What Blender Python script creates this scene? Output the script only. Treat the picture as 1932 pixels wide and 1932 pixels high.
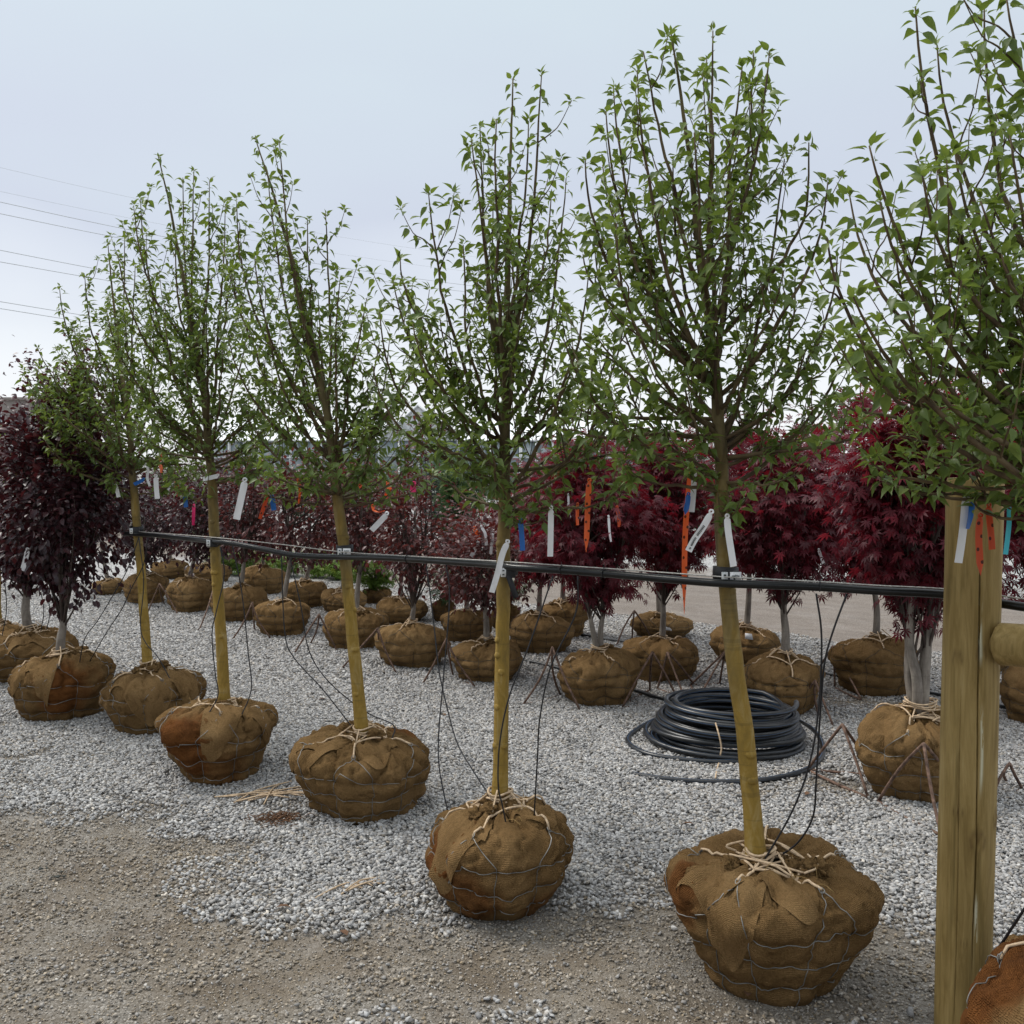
import bpy, bmesh, math, random
import numpy as np
from mathutils import Matrix, Vector

for o in list(bpy.data.objects):
    bpy.data.objects.remove(o)
sc = bpy.context.scene
COL = sc.collection
R = math.radians

# ------------------------------------------------------------------ camera
CAM_H, PITCH, FPX = 1.7, R(3.14), 1932.0
cam_d = bpy.data.cameras.new("camera")
cam_d.sensor_width = 36.0
cam_d.lens = 36.0
cam_d.clip_start = 0.05
cam_d.clip_end = 3000.0
cam = bpy.data.objects.new("camera", cam_d)
COL.objects.link(cam)
cam.location = (0, 0, CAM_H)
cam.rotation_euler = (math.pi / 2 - PITCH, 0, 0)
sc.camera = cam

# ------------------------------------------------------------------ sky, sun, exposure
SUN_EL, SUN_AZ = 52.0, -62.0          # sun stands left of the view and a little beyond the trees
w = bpy.data.worlds.new("World")
sc.world = w
w.use_nodes = True
wt = w.node_tree
wt.nodes.clear()


def nd(t, typ, ins=None, **props):
    n = t.nodes.new(typ)
    for k, v in props.items():
        setattr(n, k, v)
    for k, v in (ins or {}).items():
        s = n.inputs[k]
        if isinstance(v, bpy.types.NodeSocket):
            t.links.new(v, s)
        else:
            if hasattr(s.default_value, '__len__') and not hasattr(v, '__len__'):
                v = [v] * len(s.default_value)
            if hasattr(v, '__len__') and len(v) == 3 and len(s.default_value) == 4:
                v = (*v, 1)
            s.default_value = v
    return n


def ramp(t, fac, stops, interp='LINEAR'):
    n = t.nodes.new('ShaderNodeValToRGB')
    e = n.color_ramp
    e.interpolation = interp
    while len(e.elements) < len(stops):
        e.elements.new(0.5)
    for el, (p, c) in zip(e.elements, stops):
        el.position = p
        el.color = (*c, 1) if len(c) == 3 else c
    if fac is not None:
        t.links.new(fac, n.inputs[0])
    return n.outputs[0]


def mixc(t, fac, a, b, mode='MIX'):
    n = t.nodes.new('ShaderNodeMix')
    n.data_type = 'RGBA'
    n.blend_type = mode
    for i, v in ((0, fac), (6, a), (7, b)):
        if isinstance(v, bpy.types.NodeSocket):
            t.links.new(v, n.inputs[i])
        else:
            n.inputs[i].default_value = (*v, 1) if hasattr(v, '__len__') and len(v) == 3 else v
    return n.outputs[2]


def math_(t, op, a, b=0.0, c=0.0, clamp=False):
    n = t.nodes.new('ShaderNodeMath')
    n.operation = op
    n.use_clamp = clamp
    for i, v in enumerate((a, b, c)):
        if isinstance(v, bpy.types.NodeSocket):
            t.links.new(v, n.inputs[i])
        else:
            n.inputs[i].default_value = v
    return n.outputs[0]


sky = nd(wt, 'ShaderNodeTexSky', sky_type='NISHITA', sun_disc=False)
sky.sun_elevation = R(SUN_EL)
sky.sun_rotation = R(SUN_AZ)
sky.air_density = 1.0
sky.dust_density = 3.0
gen = nd(wt, 'ShaderNodeTexCoord').outputs['Generated']
sep = nd(wt, 'ShaderNodeSeparateXYZ', {0: gen})
mp = nd(wt, 'ShaderNodeMapping', {0: gen, 'Scale': (1.2, 1.2, 3.0)}).outputs[0]
cn = nd(wt, 'ShaderNodeTexNoise', {'Vector': mp, 'Scale': 1.6, 'Detail': 4.0, 'Roughness': 0.5}).outputs[0]
elev = math_(wt, 'ADD', sep.outputs[2], math_(wt, 'MULTIPLY', math_(wt, 'SUBTRACT', cn, 0.5), 0.30))
deck = ramp(wt, elev, [(0.0, (5.5, 5.65, 5.8)), (0.10, (4.7, 4.95, 5.3)), (0.24, (3.5, 3.78, 4.38)),
                       (0.42, (3.75, 4.28, 4.6)), (0.70, (6.6, 7.0, 7.3)), (1.0, (9.6, 9.9, 10.1))])
clouds = mixc(wt, 0.92, sky.outputs[0], deck)
bg = nd(wt, 'ShaderNodeBackground', {'Color': clouds, 'Strength': 0.1})
wo = nd(wt, 'ShaderNodeOutputWorld', {0: bg.outputs[0]})

sun_d = bpy.data.lights.new("sun", 'SUN')
sun_d.energy = 1.5
sun_d.angle = R(22)
sun_d.color = (1.0, 0.96, 0.9)
sun = bpy.data.objects.new("sun", sun_d)
COL.objects.link(sun)
az = R(SUN_AZ)
sdir = Vector((math.sin(az) * math.cos(R(SUN_EL)), math.cos(az) * math.cos(R(SUN_EL)), math.sin(R(SUN_EL))))
sun.rotation_euler = sdir.to_track_quat('Z', 'Y').to_euler()
sun.location = sdir * 50

sc.view_settings.view_transform = 'Standard'
sc.view_settings.look = 'None'
sc.view_settings.gamma = 1
sc.view_settings.exposure = 0.88
sc.view_settings.use_curve_mapping = False
sc.render.engine = 'CYCLES'
sc.cycles.max_bounces = 6
sc.cycles.transparent_max_bounces = 8
sc.cycles.use_denoising = True

# ------------------------------------------------------------------ placing helpers
CP, SP = math.cos(PITCH), math.sin(PITCH)


def ray(px, py):
    u, v = (px - 966.0) / FPX, (966.0 - py) / FPX
    return np.array([u, CP + v * SP, -SP + v * CP])


def G(px, py, z=0.0):
    """point of the level plane at height z that the photograph shows there"""
    d = ray(px, py)
    t = (z - CAM_H) / d[2]
    return np.array([0, 0, CAM_H]) + d * t


def AT(px, py, Y):
    """point at distance Y ahead"""
    d = ray(px, py)
    return np.array([0, 0, CAM_H]) + d * (Y / d[1])


def npx(n, Y):
    """metres that n photo pixels span at distance Y"""
    return n * Y / FPX


# ------------------------------------------------------------------ noise
def _h(i, j, k, s):
    x = (i.astype(np.int64) * 374761393 + j.astype(np.int64) * 668265263 + k.astype(np.int64) * 2147483647 + s * 974634777) & 0xFFFFFFFF
    x = ((x ^ (x >> 13)) * 1274126177) & 0xFFFFFFFF
    return ((x ^ (x >> 16)) & 0xFFFF) / 65535.0


def vnoise(P, s=0):
    P = np.asarray(P, float)
    f = np.floor(P)
    i = f.astype(int)
    d = P - f
    d = d * d * (3 - 2 * d)
    out = 0
    for a in (0, 1):
        for b in (0, 1):
            for c in (0, 1):
                wgt = (d[:, 0] if a else 1 - d[:, 0]) * (d[:, 1] if b else 1 - d[:, 1]) * (d[:, 2] if c else 1 - d[:, 2])
                out = out + wgt * _h(i[:, 0] + a, i[:, 1] + b, i[:, 2] + c, s)
    return out


def fbm(P, s=0, o=4):
    P = np.asarray(P, float)
    a, r, tot = 0.5, 0, 0
    for k in range(o):
        r = r + a * vnoise(P * 2 ** k + 17.3 * k, s + k)
        tot += a
        a *= 0.5
    return r / tot


def sstep(a, b, x):
    t = np.clip((x - a) / (b - a), 0, 1)
    return t * t * (3 - 2 * t)


# ------------------------------------------------------------------ mesh helpers
ORIG = {}


def link(o, parent=None):
    COL.objects.link(o)
    if parent is not None:
        o.parent = parent
        ORIG[o.name] = ORIG.get(parent.name, np.zeros(3))
    return o


def tag(o, label, cat, group=None, kind=None):
    if label:
        o['label'] = label
    if cat:
        o['category'] = cat
    if group:
        o['group'] = group
    if kind:
        o['kind'] = kind
    return o


def empty(name, loc):
    o = bpy.data.objects.new(name, None)
    o.empty_display_size = 0.1
    COL.objects.link(o)
    o.location = loc
    ORIG[o.name] = np.array(loc, float)
    return o


def make_mesh(name, parts, mat, smooth=True, origin=None):
    """parts: list of dicts V (n,3), F list of int arrays, optional uv (n,2), tint (n,), ..."""
    nv = 0
    Vs, loops, starts, attrs = [], [], [], {}
    ls = 0
    keys = set()
    for p in parts:
        keys |= {k for k in p if k not in ('V', 'F')}
    for p in parts:
        V = np.asarray(p['V'], float)
        Vs.append(V)
        Fl = p['F'] if isinstance(p['F'], list) else [p['F']]
        for F in Fl:
            F = np.asarray(F, int)
            if len(F) == 0:
                continue
            k = F.shape[1]
            loops.append((F + nv).ravel())
            starts.append(ls + np.arange(len(F)) * k)
            ls += F.size
        for k in keys:
            d = p.get(k)
            if d is None:
                d = np.zeros((len(V), 2)) if k == 'uv' else np.zeros(len(V))
            if np.isscalar(d):
                d = np.full(len(V), d)
            attrs.setdefault(k, []).append(d)
        nv += len(V)
    V = np.concatenate(Vs)
    if origin is not None:
        V = V - origin
    L = np.concatenate(loops)
    S = np.concatenate(starts)
    me = bpy.data.meshes.new(name)
    me.vertices.add(len(V))
    me.vertices.foreach_set('co', V.astype(np.float32).ravel())
    me.loops.add(len(L))
    me.loops.foreach_set('vertex_index', L.astype(np.int32))
    me.polygons.add(len(S))
    me.polygons.foreach_set('loop_start', S.astype(np.int32))
    me.update(calc_edges=True)
    if smooth:
        me.polygons.foreach_set('use_smooth', np.ones(len(S), bool))
    for k, lst in attrs.items():
        d = np.concatenate(lst)
        if k == 'uv':
            uvl = me.uv_layers.new(name='uv')
            uvl.data.foreach_set('uv', d[L].astype(np.float32).ravel())
        else:
            a = me.attributes.new(k, 'FLOAT', 'POINT')
            a.data.foreach_set('value', d.astype(np.float32))
    if mat is not None:
        me.materials.append(mat)
    return me


def build(name, parts, mat, parent=None, smooth=True, origin=None):
    if parent is not None:
        origin = ORIG.get(parent.name, np.zeros(3))
    me = make_mesh(name, parts, mat, smooth, origin)
    o = bpy.data.objects.new(name, me)
    link(o, parent)
    if parent is None and origin is not None:
        o.location = origin
        ORIG[o.name] = np.array(origin, float)
    return o


def path(pts, n=12):
    """smooth curve through the points"""
    P = np.asarray(pts, float)
    if len(P) == 2:
        t = np.linspace(0, 1, n)[:, None]
        return P[0] * (1 - t) + P[1] * t
    Q = np.vstack([2 * P[0] - P[1], P, 2 * P[-1] - P[-2]])
    seg = len(P) - 1
    m = max(2, int(math.ceil(n / seg)))
    out = []
    for i in range(seg):
        p0, p1, p2, p3 = Q[i:i + 4]
        t = np.linspace(0, 1, m, endpoint=False)[:, None]
        out.append(0.5 * (2 * p1 + (p2 - p0) * t + (2 * p0 - 5 * p1 + 4 * p2 - p3) * t ** 2 + (3 * p1 - p0 - 3 * p2 + p3) * t ** 3))
    out.append(P[-1:])
    return np.vstack(out)


def tube(P, rad, sides=6, cap=True, tint=None, closed=False):
    P = np.asarray(P, float)
    n = len(P)
    rad = np.broadcast_to(np.asarray(rad, float), (n,)) if np.ndim(rad) < 2 else rad
    T = np.gradient(P, axis=0)
    T /= np.maximum(np.linalg.norm(T, axis=1), 1e-9)[:, None]
    ref = np.array([0.0, 0, 1]) if abs(T[0, 2]) < 0.9 else np.array([1.0, 0, 0])
    nrm = np.cross(T[0], ref)
    nrm /= np.linalg.norm(nrm)
    N = np.empty_like(P)
    for i in range(n):
        nrm = nrm - T[i] * nrm.dot(T[i])
        nrm = nrm / max(np.linalg.norm(nrm), 1e-9)
        N[i] = nrm
    B = np.cross(T, N)
    a = np.arange(sides) / sides * 2 * math.pi
    ring = N[:, None, :] * np.cos(a)[None, :, None] + B[:, None, :] * np.sin(a)[None, :, None]
    V = (P[:, None, :] + ring * rad[:, None, None]).reshape(-1, 3)
    i = np.arange(n - 1)[:, None] * sides
    j = np.arange(sides)[None, :]
    j2 = (j + 1) % sides
    F = np.stack([i + j, i + j2, i + sides + j2, i + sides + j], -1).reshape(-1, 4)
    s = np.concatenate([[0], np.cumsum(np.linalg.norm(np.diff(P, axis=0), axis=1))])
    uv = np.stack([np.broadcast_to(a / (2 * math.pi), (n, sides)), np.broadcast_to(s[:, None], (n, sides))], -1).reshape(-1, 2)
    Fl = [F]
    if cap:
        V = np.vstack([V, P[:1], P[-1:]])
        uv = np.vstack([uv, [[0, 0]], [[0, s[-1]]]])
        c0, c1 = n * sides, n * sides + 1
        jj = np.arange(sides)
        Fl.append(np.vstack([np.stack([np.full(sides, c0), (jj + 1) % sides, jj], -1),
                             np.stack([np.full(sides, c1), (n - 1) * sides + jj, (n - 1) * sides + (jj + 1) % sides], -1)]))
    d = dict(V=V, F=Fl, uv=uv)
    if tint is not None:
        d['tint'] = np.full(len(V), tint)
    return d


def box(c, s, rz=0.0, bevel=0.0):
    """box centred at c with full sizes s, as a part; edges chamfered when bevel > 0"""
    bm = bmesh.new()
    bmesh.ops.create_cube(bm, size=1)
    bmesh.ops.scale(bm, vec=s, verts=bm.verts)
    if bevel:
        bmesh.ops.bevel(bm, geom=bm.edges[:], offset=bevel, segments=2, affect='EDGES', profile=0.5)
    bmesh.ops.rotate(bm, cent=(0, 0, 0), matrix=Matrix.Rotation(rz, 3, 'Z'), verts=bm.verts)
    bmesh.ops.triangulate(bm, faces=bm.faces[:])
    V = np.array([v.co[:] for v in bm.verts]) + np.asarray(c, float)
    bm.verts.index_update()
    F = np.array([[v.index for v in f.verts] for f in bm.faces])
    bm.free()
    return dict(V=V, F=[F])


def scatter(TV, TF, P, X, Z, S, tint=None):
    """copies of a small template: P places, X length axis, Z up-normal hint, S size"""
    X = X / np.maximum(np.linalg.norm(X, axis=1), 1e-9)[:, None]
    Y = np.cross(Z, X)
    Y /= np.maximum(np.linalg.norm(Y, axis=1), 1e-9)[:, None]
    Zn = np.cross(X, Y)
    n, m = len(P), len(TV)
    V = P[:, None, :] + S[:, None, None] * (TV[None, :, 0, None] * X[:, None, :] + TV[None, :, 1, None] * Y[:, None, :] + TV[None, :, 2, None] * Zn[:, None, :])
    off = (np.arange(n) * m)[:, None, None]
    F = [(np.asarray(f)[None] + off).reshape(-1, np.asarray(f).shape[1]) for f in TF]
    d = dict(V=V.reshape(-1, 3), F=F)
    if tint is not None:
        d['tint'] = np.repeat(tint, m)
    return d


def rotmat(X, Z):
    X = X / np.linalg.norm(X)
    Y = np.cross(Z, X)
    Y /= max(np.linalg.norm(Y), 1e-9)
    Zn = np.cross(X, Y)
    return np.stack([X, Y, Zn], 1)


# ------------------------------------------------------------------ materials
def new_mat(name):
    m = bpy.data.materials.new(name)
    m.use_nodes = True
    t = m.node_tree
    t.nodes.clear()
    return m, t


def finish(t, surf):
    nd(t, 'ShaderNodeOutputMaterial', {0: surf})


def attr(t, name, kind='GEOMETRY'):
    return nd(t, 'ShaderNodeAttribute', attribute_name=name, attribute_type=kind).outputs['Fac']


def objco(t, scale=(1, 1, 1)):
    c = nd(t, 'ShaderNodeTexCoord').outputs['Object']
    if scale != (1, 1, 1):
        c = nd(t, 'ShaderNodeMapping', {0: c, 'Scale': scale}).outputs[0]
    return c


def noise(t, vec, scale, detail=4.0, rough=0.55, dist=0.0):
    return nd(t, 'ShaderNodeTexNoise', {'Vector': vec, 'Scale': scale, 'Detail': detail, 'Roughness': rough, 'Distortion': dist}).outputs[0]


def bump(t, h, strength=0.4, dist=0.01):
    return nd(t, 'ShaderNodeBump', {'Height': h, 'Strength': strength, 'Distance': dist}).outputs[0]


def leaf_mat(name, stops, trans, tcol, rough=0.45, spec=0.35):
    m, t = new_mat(name)
    tint = attr(t, 'tint')
    ob = objco(t)
    n = noise(t, ob, 5.0, 3.0)
    f = math_(t, 'ADD', math_(t, 'MULTIPLY', tint, 0.75), math_(t, 'MULTIPLY', math_(t, 'SUBTRACT', n, 0.5), 0.6), clamp=True)
    c = ramp(t, f, stops)
    p = nd(t, 'ShaderNodeBsdfPrincipled', {'Base Color': c, 'Roughness': rough, 'Specular IOR Level': spec})
    tr = nd(t, 'ShaderNodeBsdfTranslucent', {'Color': mixc(t, 0.6, c, tcol)})
    mx = nd(t, 'ShaderNodeMixShader', {0: trans, 1: p.outputs[0], 2: tr.outputs[0]})
    finish(t, mx.outputs[0])
    return m


M = {}
M['pear_leaf'] = leaf_mat('pear_leaf', [(0.0, (0.068, 0.105, 0.028)), (0.45, (0.105, 0.155, 0.036)), (0.75, (0.155, 0.205, 0.045)), (1.0, (0.23, 0.265, 0.06))], 0.33, (0.25, 0.34, 0.04))
M['maple_leaf'] = leaf_mat('maple_leaf', [(0.0, (0.042, 0.006, 0.010)), (0.5, (0.095, 0.009, 0.018)), (0.85, (0.16, 0.014, 0.024)), (1.0, (0.30, 0.022, 0.026))], 0.33, (0.36, 0.012, 0.025), 0.5, 0.3)
M['plum_leaf'] = leaf_mat('plum_leaf', [(0.0, (0.020, 0.009, 0.012)), (0.5, (0.042, 0.013, 0.018)), (0.85, (0.075, 0.018, 0.02)), (1.0, (0.12, 0.025, 0.02))], 0.22, (0.16, 0.02, 0.02), 0.38, 0.45)
M['redtwig_leaf'] = leaf_mat('redtwig_leaf', [(0.0, (0.045, 0.020, 0.02)), (0.5, (0.085, 0.025, 0.024)), (0.85, (0.13, 0.030, 0.022)), (1.0, (0.15, 0.05, 0.03))], 0.28, (0.25, 0.04, 0.03), 0.42, 0.4)
M['far_leaf'] = leaf_mat('far_leaf', [(0.0, (0.030, 0.055, 0.025)), (0.5, (0.05, 0.09, 0.035)), (1.0, (0.10, 0.15, 0.05))], 0.2, (0.12, 0.2, 0.04), 0.6, 0.2)
M['lime_leaf'] = leaf_mat('lime_leaf', [(0.0, (0.07, 0.13, 0.02)), (0.5, (0.11, 0.19, 0.03)), (1.0, (0.26, 0.27, 0.05))], 0.25, (0.25, 0.3, 0.04), 0.6, 0.2)
M['blue_leaf'] = leaf_mat('blue_leaf', [(0.0, (0.030, 0.052, 0.045)), (0.5, (0.055, 0.085, 0.07)), (1.0, (0.09, 0.12, 0.10))], 0.1, (0.08, 0.12, 0.08), 0.6, 0.2)


def bark_mat(name, lo, mid, hi, scale=(9, 9, 3), yellow=None):
    m, t = new_mat(name)
    ob = objco(t, scale)
    n = noise(t, ob, 2.2, 6.0, 0.6, 0.4)
    c = ramp(t, n, [(0.32, lo), (0.5, mid), (0.68, hi)])
    if yellow:
        z = nd(t, 'ShaderNodeSeparateXYZ', {0: objco(t)}).outputs[2]
        n2 = noise(t, objco(t, (6, 6, 1.6)), 1.4, 4.0)
        f = math_(t, 'ADD', math_(t, 'MULTIPLY', math_(t, 'SUBTRACT', 1.55, z), 1.6), math_(t, 'MULTIPLY', math_(t, 'SUBTRACT', n2, 0.5), 3.2))
        f = math_(t, 'MULTIPLY', f, 0.95, clamp=True)
        yc = ramp(t, noise(t, objco(t, (12, 12, 4)), 1.9, 6.0, 0.7, 0.6), [(0.30, yellow[0]), (0.52, yellow[1]), (0.72, yellow[2])])
        c = mixc(t, f, c, yc)
    # lenticel rings
    rings = noise(t, objco(t, (3, 3, 60)), 1.0, 3.0)
    c = mixc(t, math_(t, 'MULTIPLY', math_(t, 'GREATER_THAN', rings, 0.62), 0.22), c, lo)
    h = math_(t, 'ADD', n, math_(t, 'MULTIPLY', rings, 0.5))
    p = nd(t, 'ShaderNodeBsdfPrincipled', {'Base Color': c, 'Roughness': 0.75, 'Specular IOR Level': 0.25, 'Normal': bump(t, h, 0.5, 0.006)})
    finish(t, p.outputs[0])
    return m


M['pear_bark'] = bark_mat('pear_bark', (0.05, 0.038, 0.02), (0.115, 0.088, 0.04), (0.17, 0.135, 0.065), yellow=((0.15, 0.10, 0.026), (0.26, 0.165, 0.032), (0.34, 0.25, 0.10)))
M['pear_limb'] = bark_mat('pear_limb', (0.045, 0.028, 0.018), (0.09, 0.062, 0.032), (0.14, 0.105, 0.055))
M['grey_bark'] = bark_mat('grey_bark', (0.10, 0.085, 0.072), (0.19, 0.165, 0.14), (0.29, 0.26, 0.22))
M['dark_bark'] = bark_mat('dark_bark', (0.03, 0.02, 0.018), (0.06, 0.045, 0.038), (0.10, 0.08, 0.065))


def burlap_mat():
    m, t = new_mat('burlap')
    uv = nd(t, 'ShaderNodeUVMap').outputs[0]
    stain, tone = attr(t, 'stain'), attr(t, 'tone')
    ob = objco(t)
    big = noise(t, ob, 5.0, 4.0, 0.6)
    c = ramp(t, math_(t, 'ADD', math_(t, 'MULTIPLY', big, 0.75), math_(t, 'MULTIPLY', tone, 0.35)),
             [(0.18, (0.140, 0.082, 0.034)), (0.42, (0.235, 0.142, 0.062)), (0.62, (0.325, 0.202, 0.092)), (0.85, (0.44, 0.29, 0.14))])
    sc_ = ramp(t, noise(t, ob, 9.0, 5.0), [(0.3, (0.12, 0.046, 0.016)), (0.6, (0.21, 0.082, 0.026)), (0.8, (0.27, 0.125, 0.045))])
    c = mixc(t, stain, c, sc_)
    muv = nd(t, 'ShaderNodeMapping', {0: uv, 'Scale': (1, 1, 1)}).outputs[0]
    w1 = nd(t, 'ShaderNodeTexWave', {'Vector': muv, 'Scale': 62.0, 'Distortion': 2.0, 'Detail': 1.0, 'Detail Scale': 3.0}, bands_direction='X').outputs['Fac']
    w2 = nd(t, 'ShaderNodeTexWave', {'Vector': muv, 'Scale': 62.0, 'Distortion': 2.0, 'Detail': 1.0, 'Detail Scale': 3.0}, bands_direction='Y').outputs['Fac']
    wv = math_(t, 'MULTIPLY', w1, w2)
    fine = noise(t, ob, 160.0, 2.0, 0.7)
    c = mixc(t, 1.0, c, ramp(t, fine, [(0.25, (0.72, 0.70, 0.66)), (0.75, (1.22, 1.2, 1.16))]), 'MULTIPLY')
    c = mixc(t, math_(t, 'MULTIPLY', math_(t, 'SUBTRACT', 1.0, wv), 0.30), c, (0.03, 0.02, 0.008))
    crump = noise(t, ob, 30.0, 6.0, 0.65, 1.2)
    h = math_(t, 'ADD', math_(t, 'MULTIPLY', crump, 2.0), math_(t, 'ADD', wv, math_(t, 'MULTIPLY', fine, 0.6)))
    p = nd(t, 'ShaderNodeBsdfPrincipled', {'Base Color': c, 'Roughness': 0.95, 'Specular IOR Level': 0.05, 'Normal': bump(t, h, 0.8, 0.008)})
    finish(t, p.outputs[0])
    return m


M['burlap'] = burlap_mat()


def plain(name, col, rough=0.6, metal=0.0, spec=0.4, var=0.25, scale=20.0, bmp=0.0, col2=None):
    m, t = new_mat(name)
    n = noise(t, objco(t), scale, 4.0)
    lo = tuple(c * (1 - var) for c in col)
    hi = tuple(min(1, c * (1 + var)) for c in (col2 or col))
    c = ramp(t, n, [(0.3, lo), (0.7, hi)])
    ins = {'Base Color': c, 'Roughness': rough, 'Metallic': metal, 'Specular IOR Level': spec}
    if bmp:
        ins['Normal'] = bump(t, n, bmp, 0.004)
    finish(t, nd(t, 'ShaderNodeBsdfPrincipled', ins).outputs[0])
    return m


M['wire'] = plain('galvanised_wire', (0.22, 0.215, 0.20), 0.5, 0.6, var=0.55, scale=14)
M['dull_wire'] = plain('dull_wire', (0.085, 0.07, 0.05), 0.7, 0.3, var=0.4)
M['twine'] = plain('jute_twine', (0.50, 0.375, 0.25), 0.95, var=0.3, scale=60, spec=0.05, bmp=0.5)
M['fray'] = plain('burlap_thread', (0.30, 0.20, 0.08), 0.95, var=0.4, scale=60, spec=0.05)
M['black_poly'] = plain('black_poly', (0.012, 0.013, 0.014), 0.32, var=0.3, spec=0.5)
M['drip'] = plain('drip_tubing', (0.010, 0.010, 0.012), 0.45, var=0.3)
M['rubber'] = plain('black_rubber', (0.012, 0.012, 0.014), 0.6, var=0.4)
M['cable'] = plain('steel_cable', (0.42, 0.40, 0.37), 0.5, 0.5, var=0.3, scale=80)
M['rust'] = plain('rusty_rebar', (0.085, 0.048, 0.033), 0.85, 0.0, var=0.55, scale=40, bmp=0.6, col2=(0.135, 0.082, 0.058))
M['tag_white'] = plain('white_tag', (0.74, 0.74, 0.75), 0.5, var=0.05)
M['plate'] = plain('buckle_metal', (0.6, 0.62, 0.62), 0.35, 0.5, var=0.15)
M['blue'] = plain('blue_ribbon', (0.012, 0.12, 0.42), 0.35, var=0.15)
M['pink'] = plain('pink_ribbon', (0.65, 0.03, 0.14), 0.4, var=0.12)
M['aqua'] = plain('aqua_ribbon', (0.07, 0.52, 0.62), 0.4, var=0.08)
M['purple'] = plain('purple_ribbon', (0.13, 0.10, 0.36), 0.4, var=0.1)
M['ink'] = plain('dark_ink', (0.03, 0.035, 0.03), 0.7, var=0.2)
M['galv'] = plain('greenhouse_frame', (0.42, 0.44, 0.45), 0.5, 0.3, var=0.1)
M['poly_roof'] = plain('white_poly_roof', (0.72, 0.74, 0.75), 0.4, var=0.06, scale=1.2)
M['gh_glass'] = plain('greenhouse_glass', (0.20, 0.235, 0.25), 0.15, var=0.25, scale=1.0, spec=0.6)
M['concrete'] = plain('building_wall', (0.24, 0.21, 0.19), 0.8, var=0.12, scale=0.8)
M['dark_glass'] = plain('window_glass', (0.03, 0.04, 0.05), 0.12, var=0.2, spec=0.6)
M['needle_dead'] = plain('dry_litter', (0.12, 0.06, 0.03), 0.9, var=0.4)


def orange_mat(name, base):
    m, t = new_mat(name)
    uv = nd(t, 'ShaderNodeUVMap').outputs[0]
    s = nd(t, 'ShaderNodeSeparateXYZ', {0: uv})
    # black spots printed along the tape: alternating edges
    vv = math_(t, 'MULTIPLY', s.outputs[1], 1 / 0.034)
    fr = math_(t, 'SUBTRACT', math_(t, 'FRACT', vv), 0.5)
    row = math_(t, 'FRACT', math_(t, 'MULTIPLY', math_(t, 'FLOOR', vv), 0.5))
    uc = math_(t, 'ADD', 0.33, math_(t, 'MULTIPLY', row, 1.1))
    du = math_(t, 'MULTIPLY', math_(t, 'SUBTRACT', s.outputs[0], uc), 0.66)
    d2 = math_(t, 'ADD', math_(t, 'MULTIPLY', fr, fr), math_(t, 'MULTIPLY', du, du))
    dot = math_(t, 'LESS_THAN', d2, 0.022)
    c = mixc(t, dot, base, tuple(x * 0.16 for x in base))
    p = nd(t, 'ShaderNodeBsdfPrincipled', {'Base Color': c, 'Roughness': 0.35})
    tr = nd(t, 'ShaderNodeBsdfTranslucent', {'Color': c})
    finish(t, nd(t, 'ShaderNodeMixShader', {0: 0.3, 1: p.outputs[0], 2: tr.outputs[0]}).outputs[0])
    return m


M['orange'] = orange_mat('orange_spotted_ribbon', (0.86, 0.17, 0.04))
M['red_orange'] = orange_mat('red_orange_spotted_ribbon', (0.62, 0.085, 0.02))


def hose_mat():
    m, t = new_mat('striped_hose')
    uv = nd(t, 'ShaderNodeSeparateXYZ', {0: nd(t, 'ShaderNodeUVMap').outputs[0]})
    a = math_(t, 'ABSOLUTE', math_(t, 'SUBTRACT', math_(t, 'FRACT', math_(t, 'MULTIPLY', uv.outputs[0], 2.0)), 0.5))
    f = math_(t, 'LESS_THAN', a, 0.026)
    dust = noise(t, objco(t), 14.0, 4.0)
    base = ramp(t, dust, [(0.45, (0.006, 0.007, 0.008)), (0.8, (0.024, 0.025, 0.025))])
    c = mixc(t, f, base, (0.05, 0.10, 0.19))
    p = nd(t, 'ShaderNodeBsdfPrincipled', {'Base Color': c, 'Roughness': 0.36, 'Specular IOR Level': 0.5})
    finish(t, p.outputs[0])
    return m


M['hose'] = hose_mat()


def pipe_mat():
    m, t = new_mat('printed_pipe')
    uv = nd(t, 'ShaderNodeUVMap').outputs[0]
    s = nd(t, 'ShaderNodeSeparateXYZ', {0: uv})
    cells = nd(t, 'ShaderNodeTexWhiteNoise', {'Vector': nd(t, 'ShaderNodeCombineXYZ', {0: math_(t, 'FLOOR', math_(t, 'MULTIPLY', s.outputs[1], 240.0)), 1: math_(t, 'FLOOR', math_(t, 'MULTIPLY', s.outputs[0], 60.0)), 2: 0.0}).outputs[0]}).outputs[0]
    letters = math_(t, 'GREATER_THAN', cells, 0.5)
    word = math_(t, 'LESS_THAN', math_(t, 'FRACT', math_(t, 'MULTIPLY', s.outputs[1], 1.7)), 0.42)
    gap = math_(t, 'LESS_THAN', math_(t, 'FRACT', math_(t, 'MULTIPLY', s.outputs[1], 15.0)), 0.72)
    band = math_(t, 'LESS_THAN', math_(t, 'ABSOLUTE', math_(t, 'SUBTRACT', s.outputs[0], attr(t, 'band'))), 0.04)
    f = math_(t, 'MULTIPLY', math_(t, 'MULTIPLY', letters, word), math_(t, 'MULTIPLY', gap, band))
    dust = ramp(t, noise(t, objco(t), 9.0, 4.0), [(0.4, (0.005, 0.0055, 0.006)), (0.8, (0.018, 0.018, 0.018))])
    c = mixc(t, math_(t, 'MULTIPLY', f, 0.65), dust, (0.16, 0.17, 0.17))
    finish(t, nd(t, 'ShaderNodeBsdfPrincipled', {'Base Color': c, 'Roughness': 0.28, 'Specular IOR Level': 0.3}).outputs[0])
    return m


M['pipe'] = pipe_mat()


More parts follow.
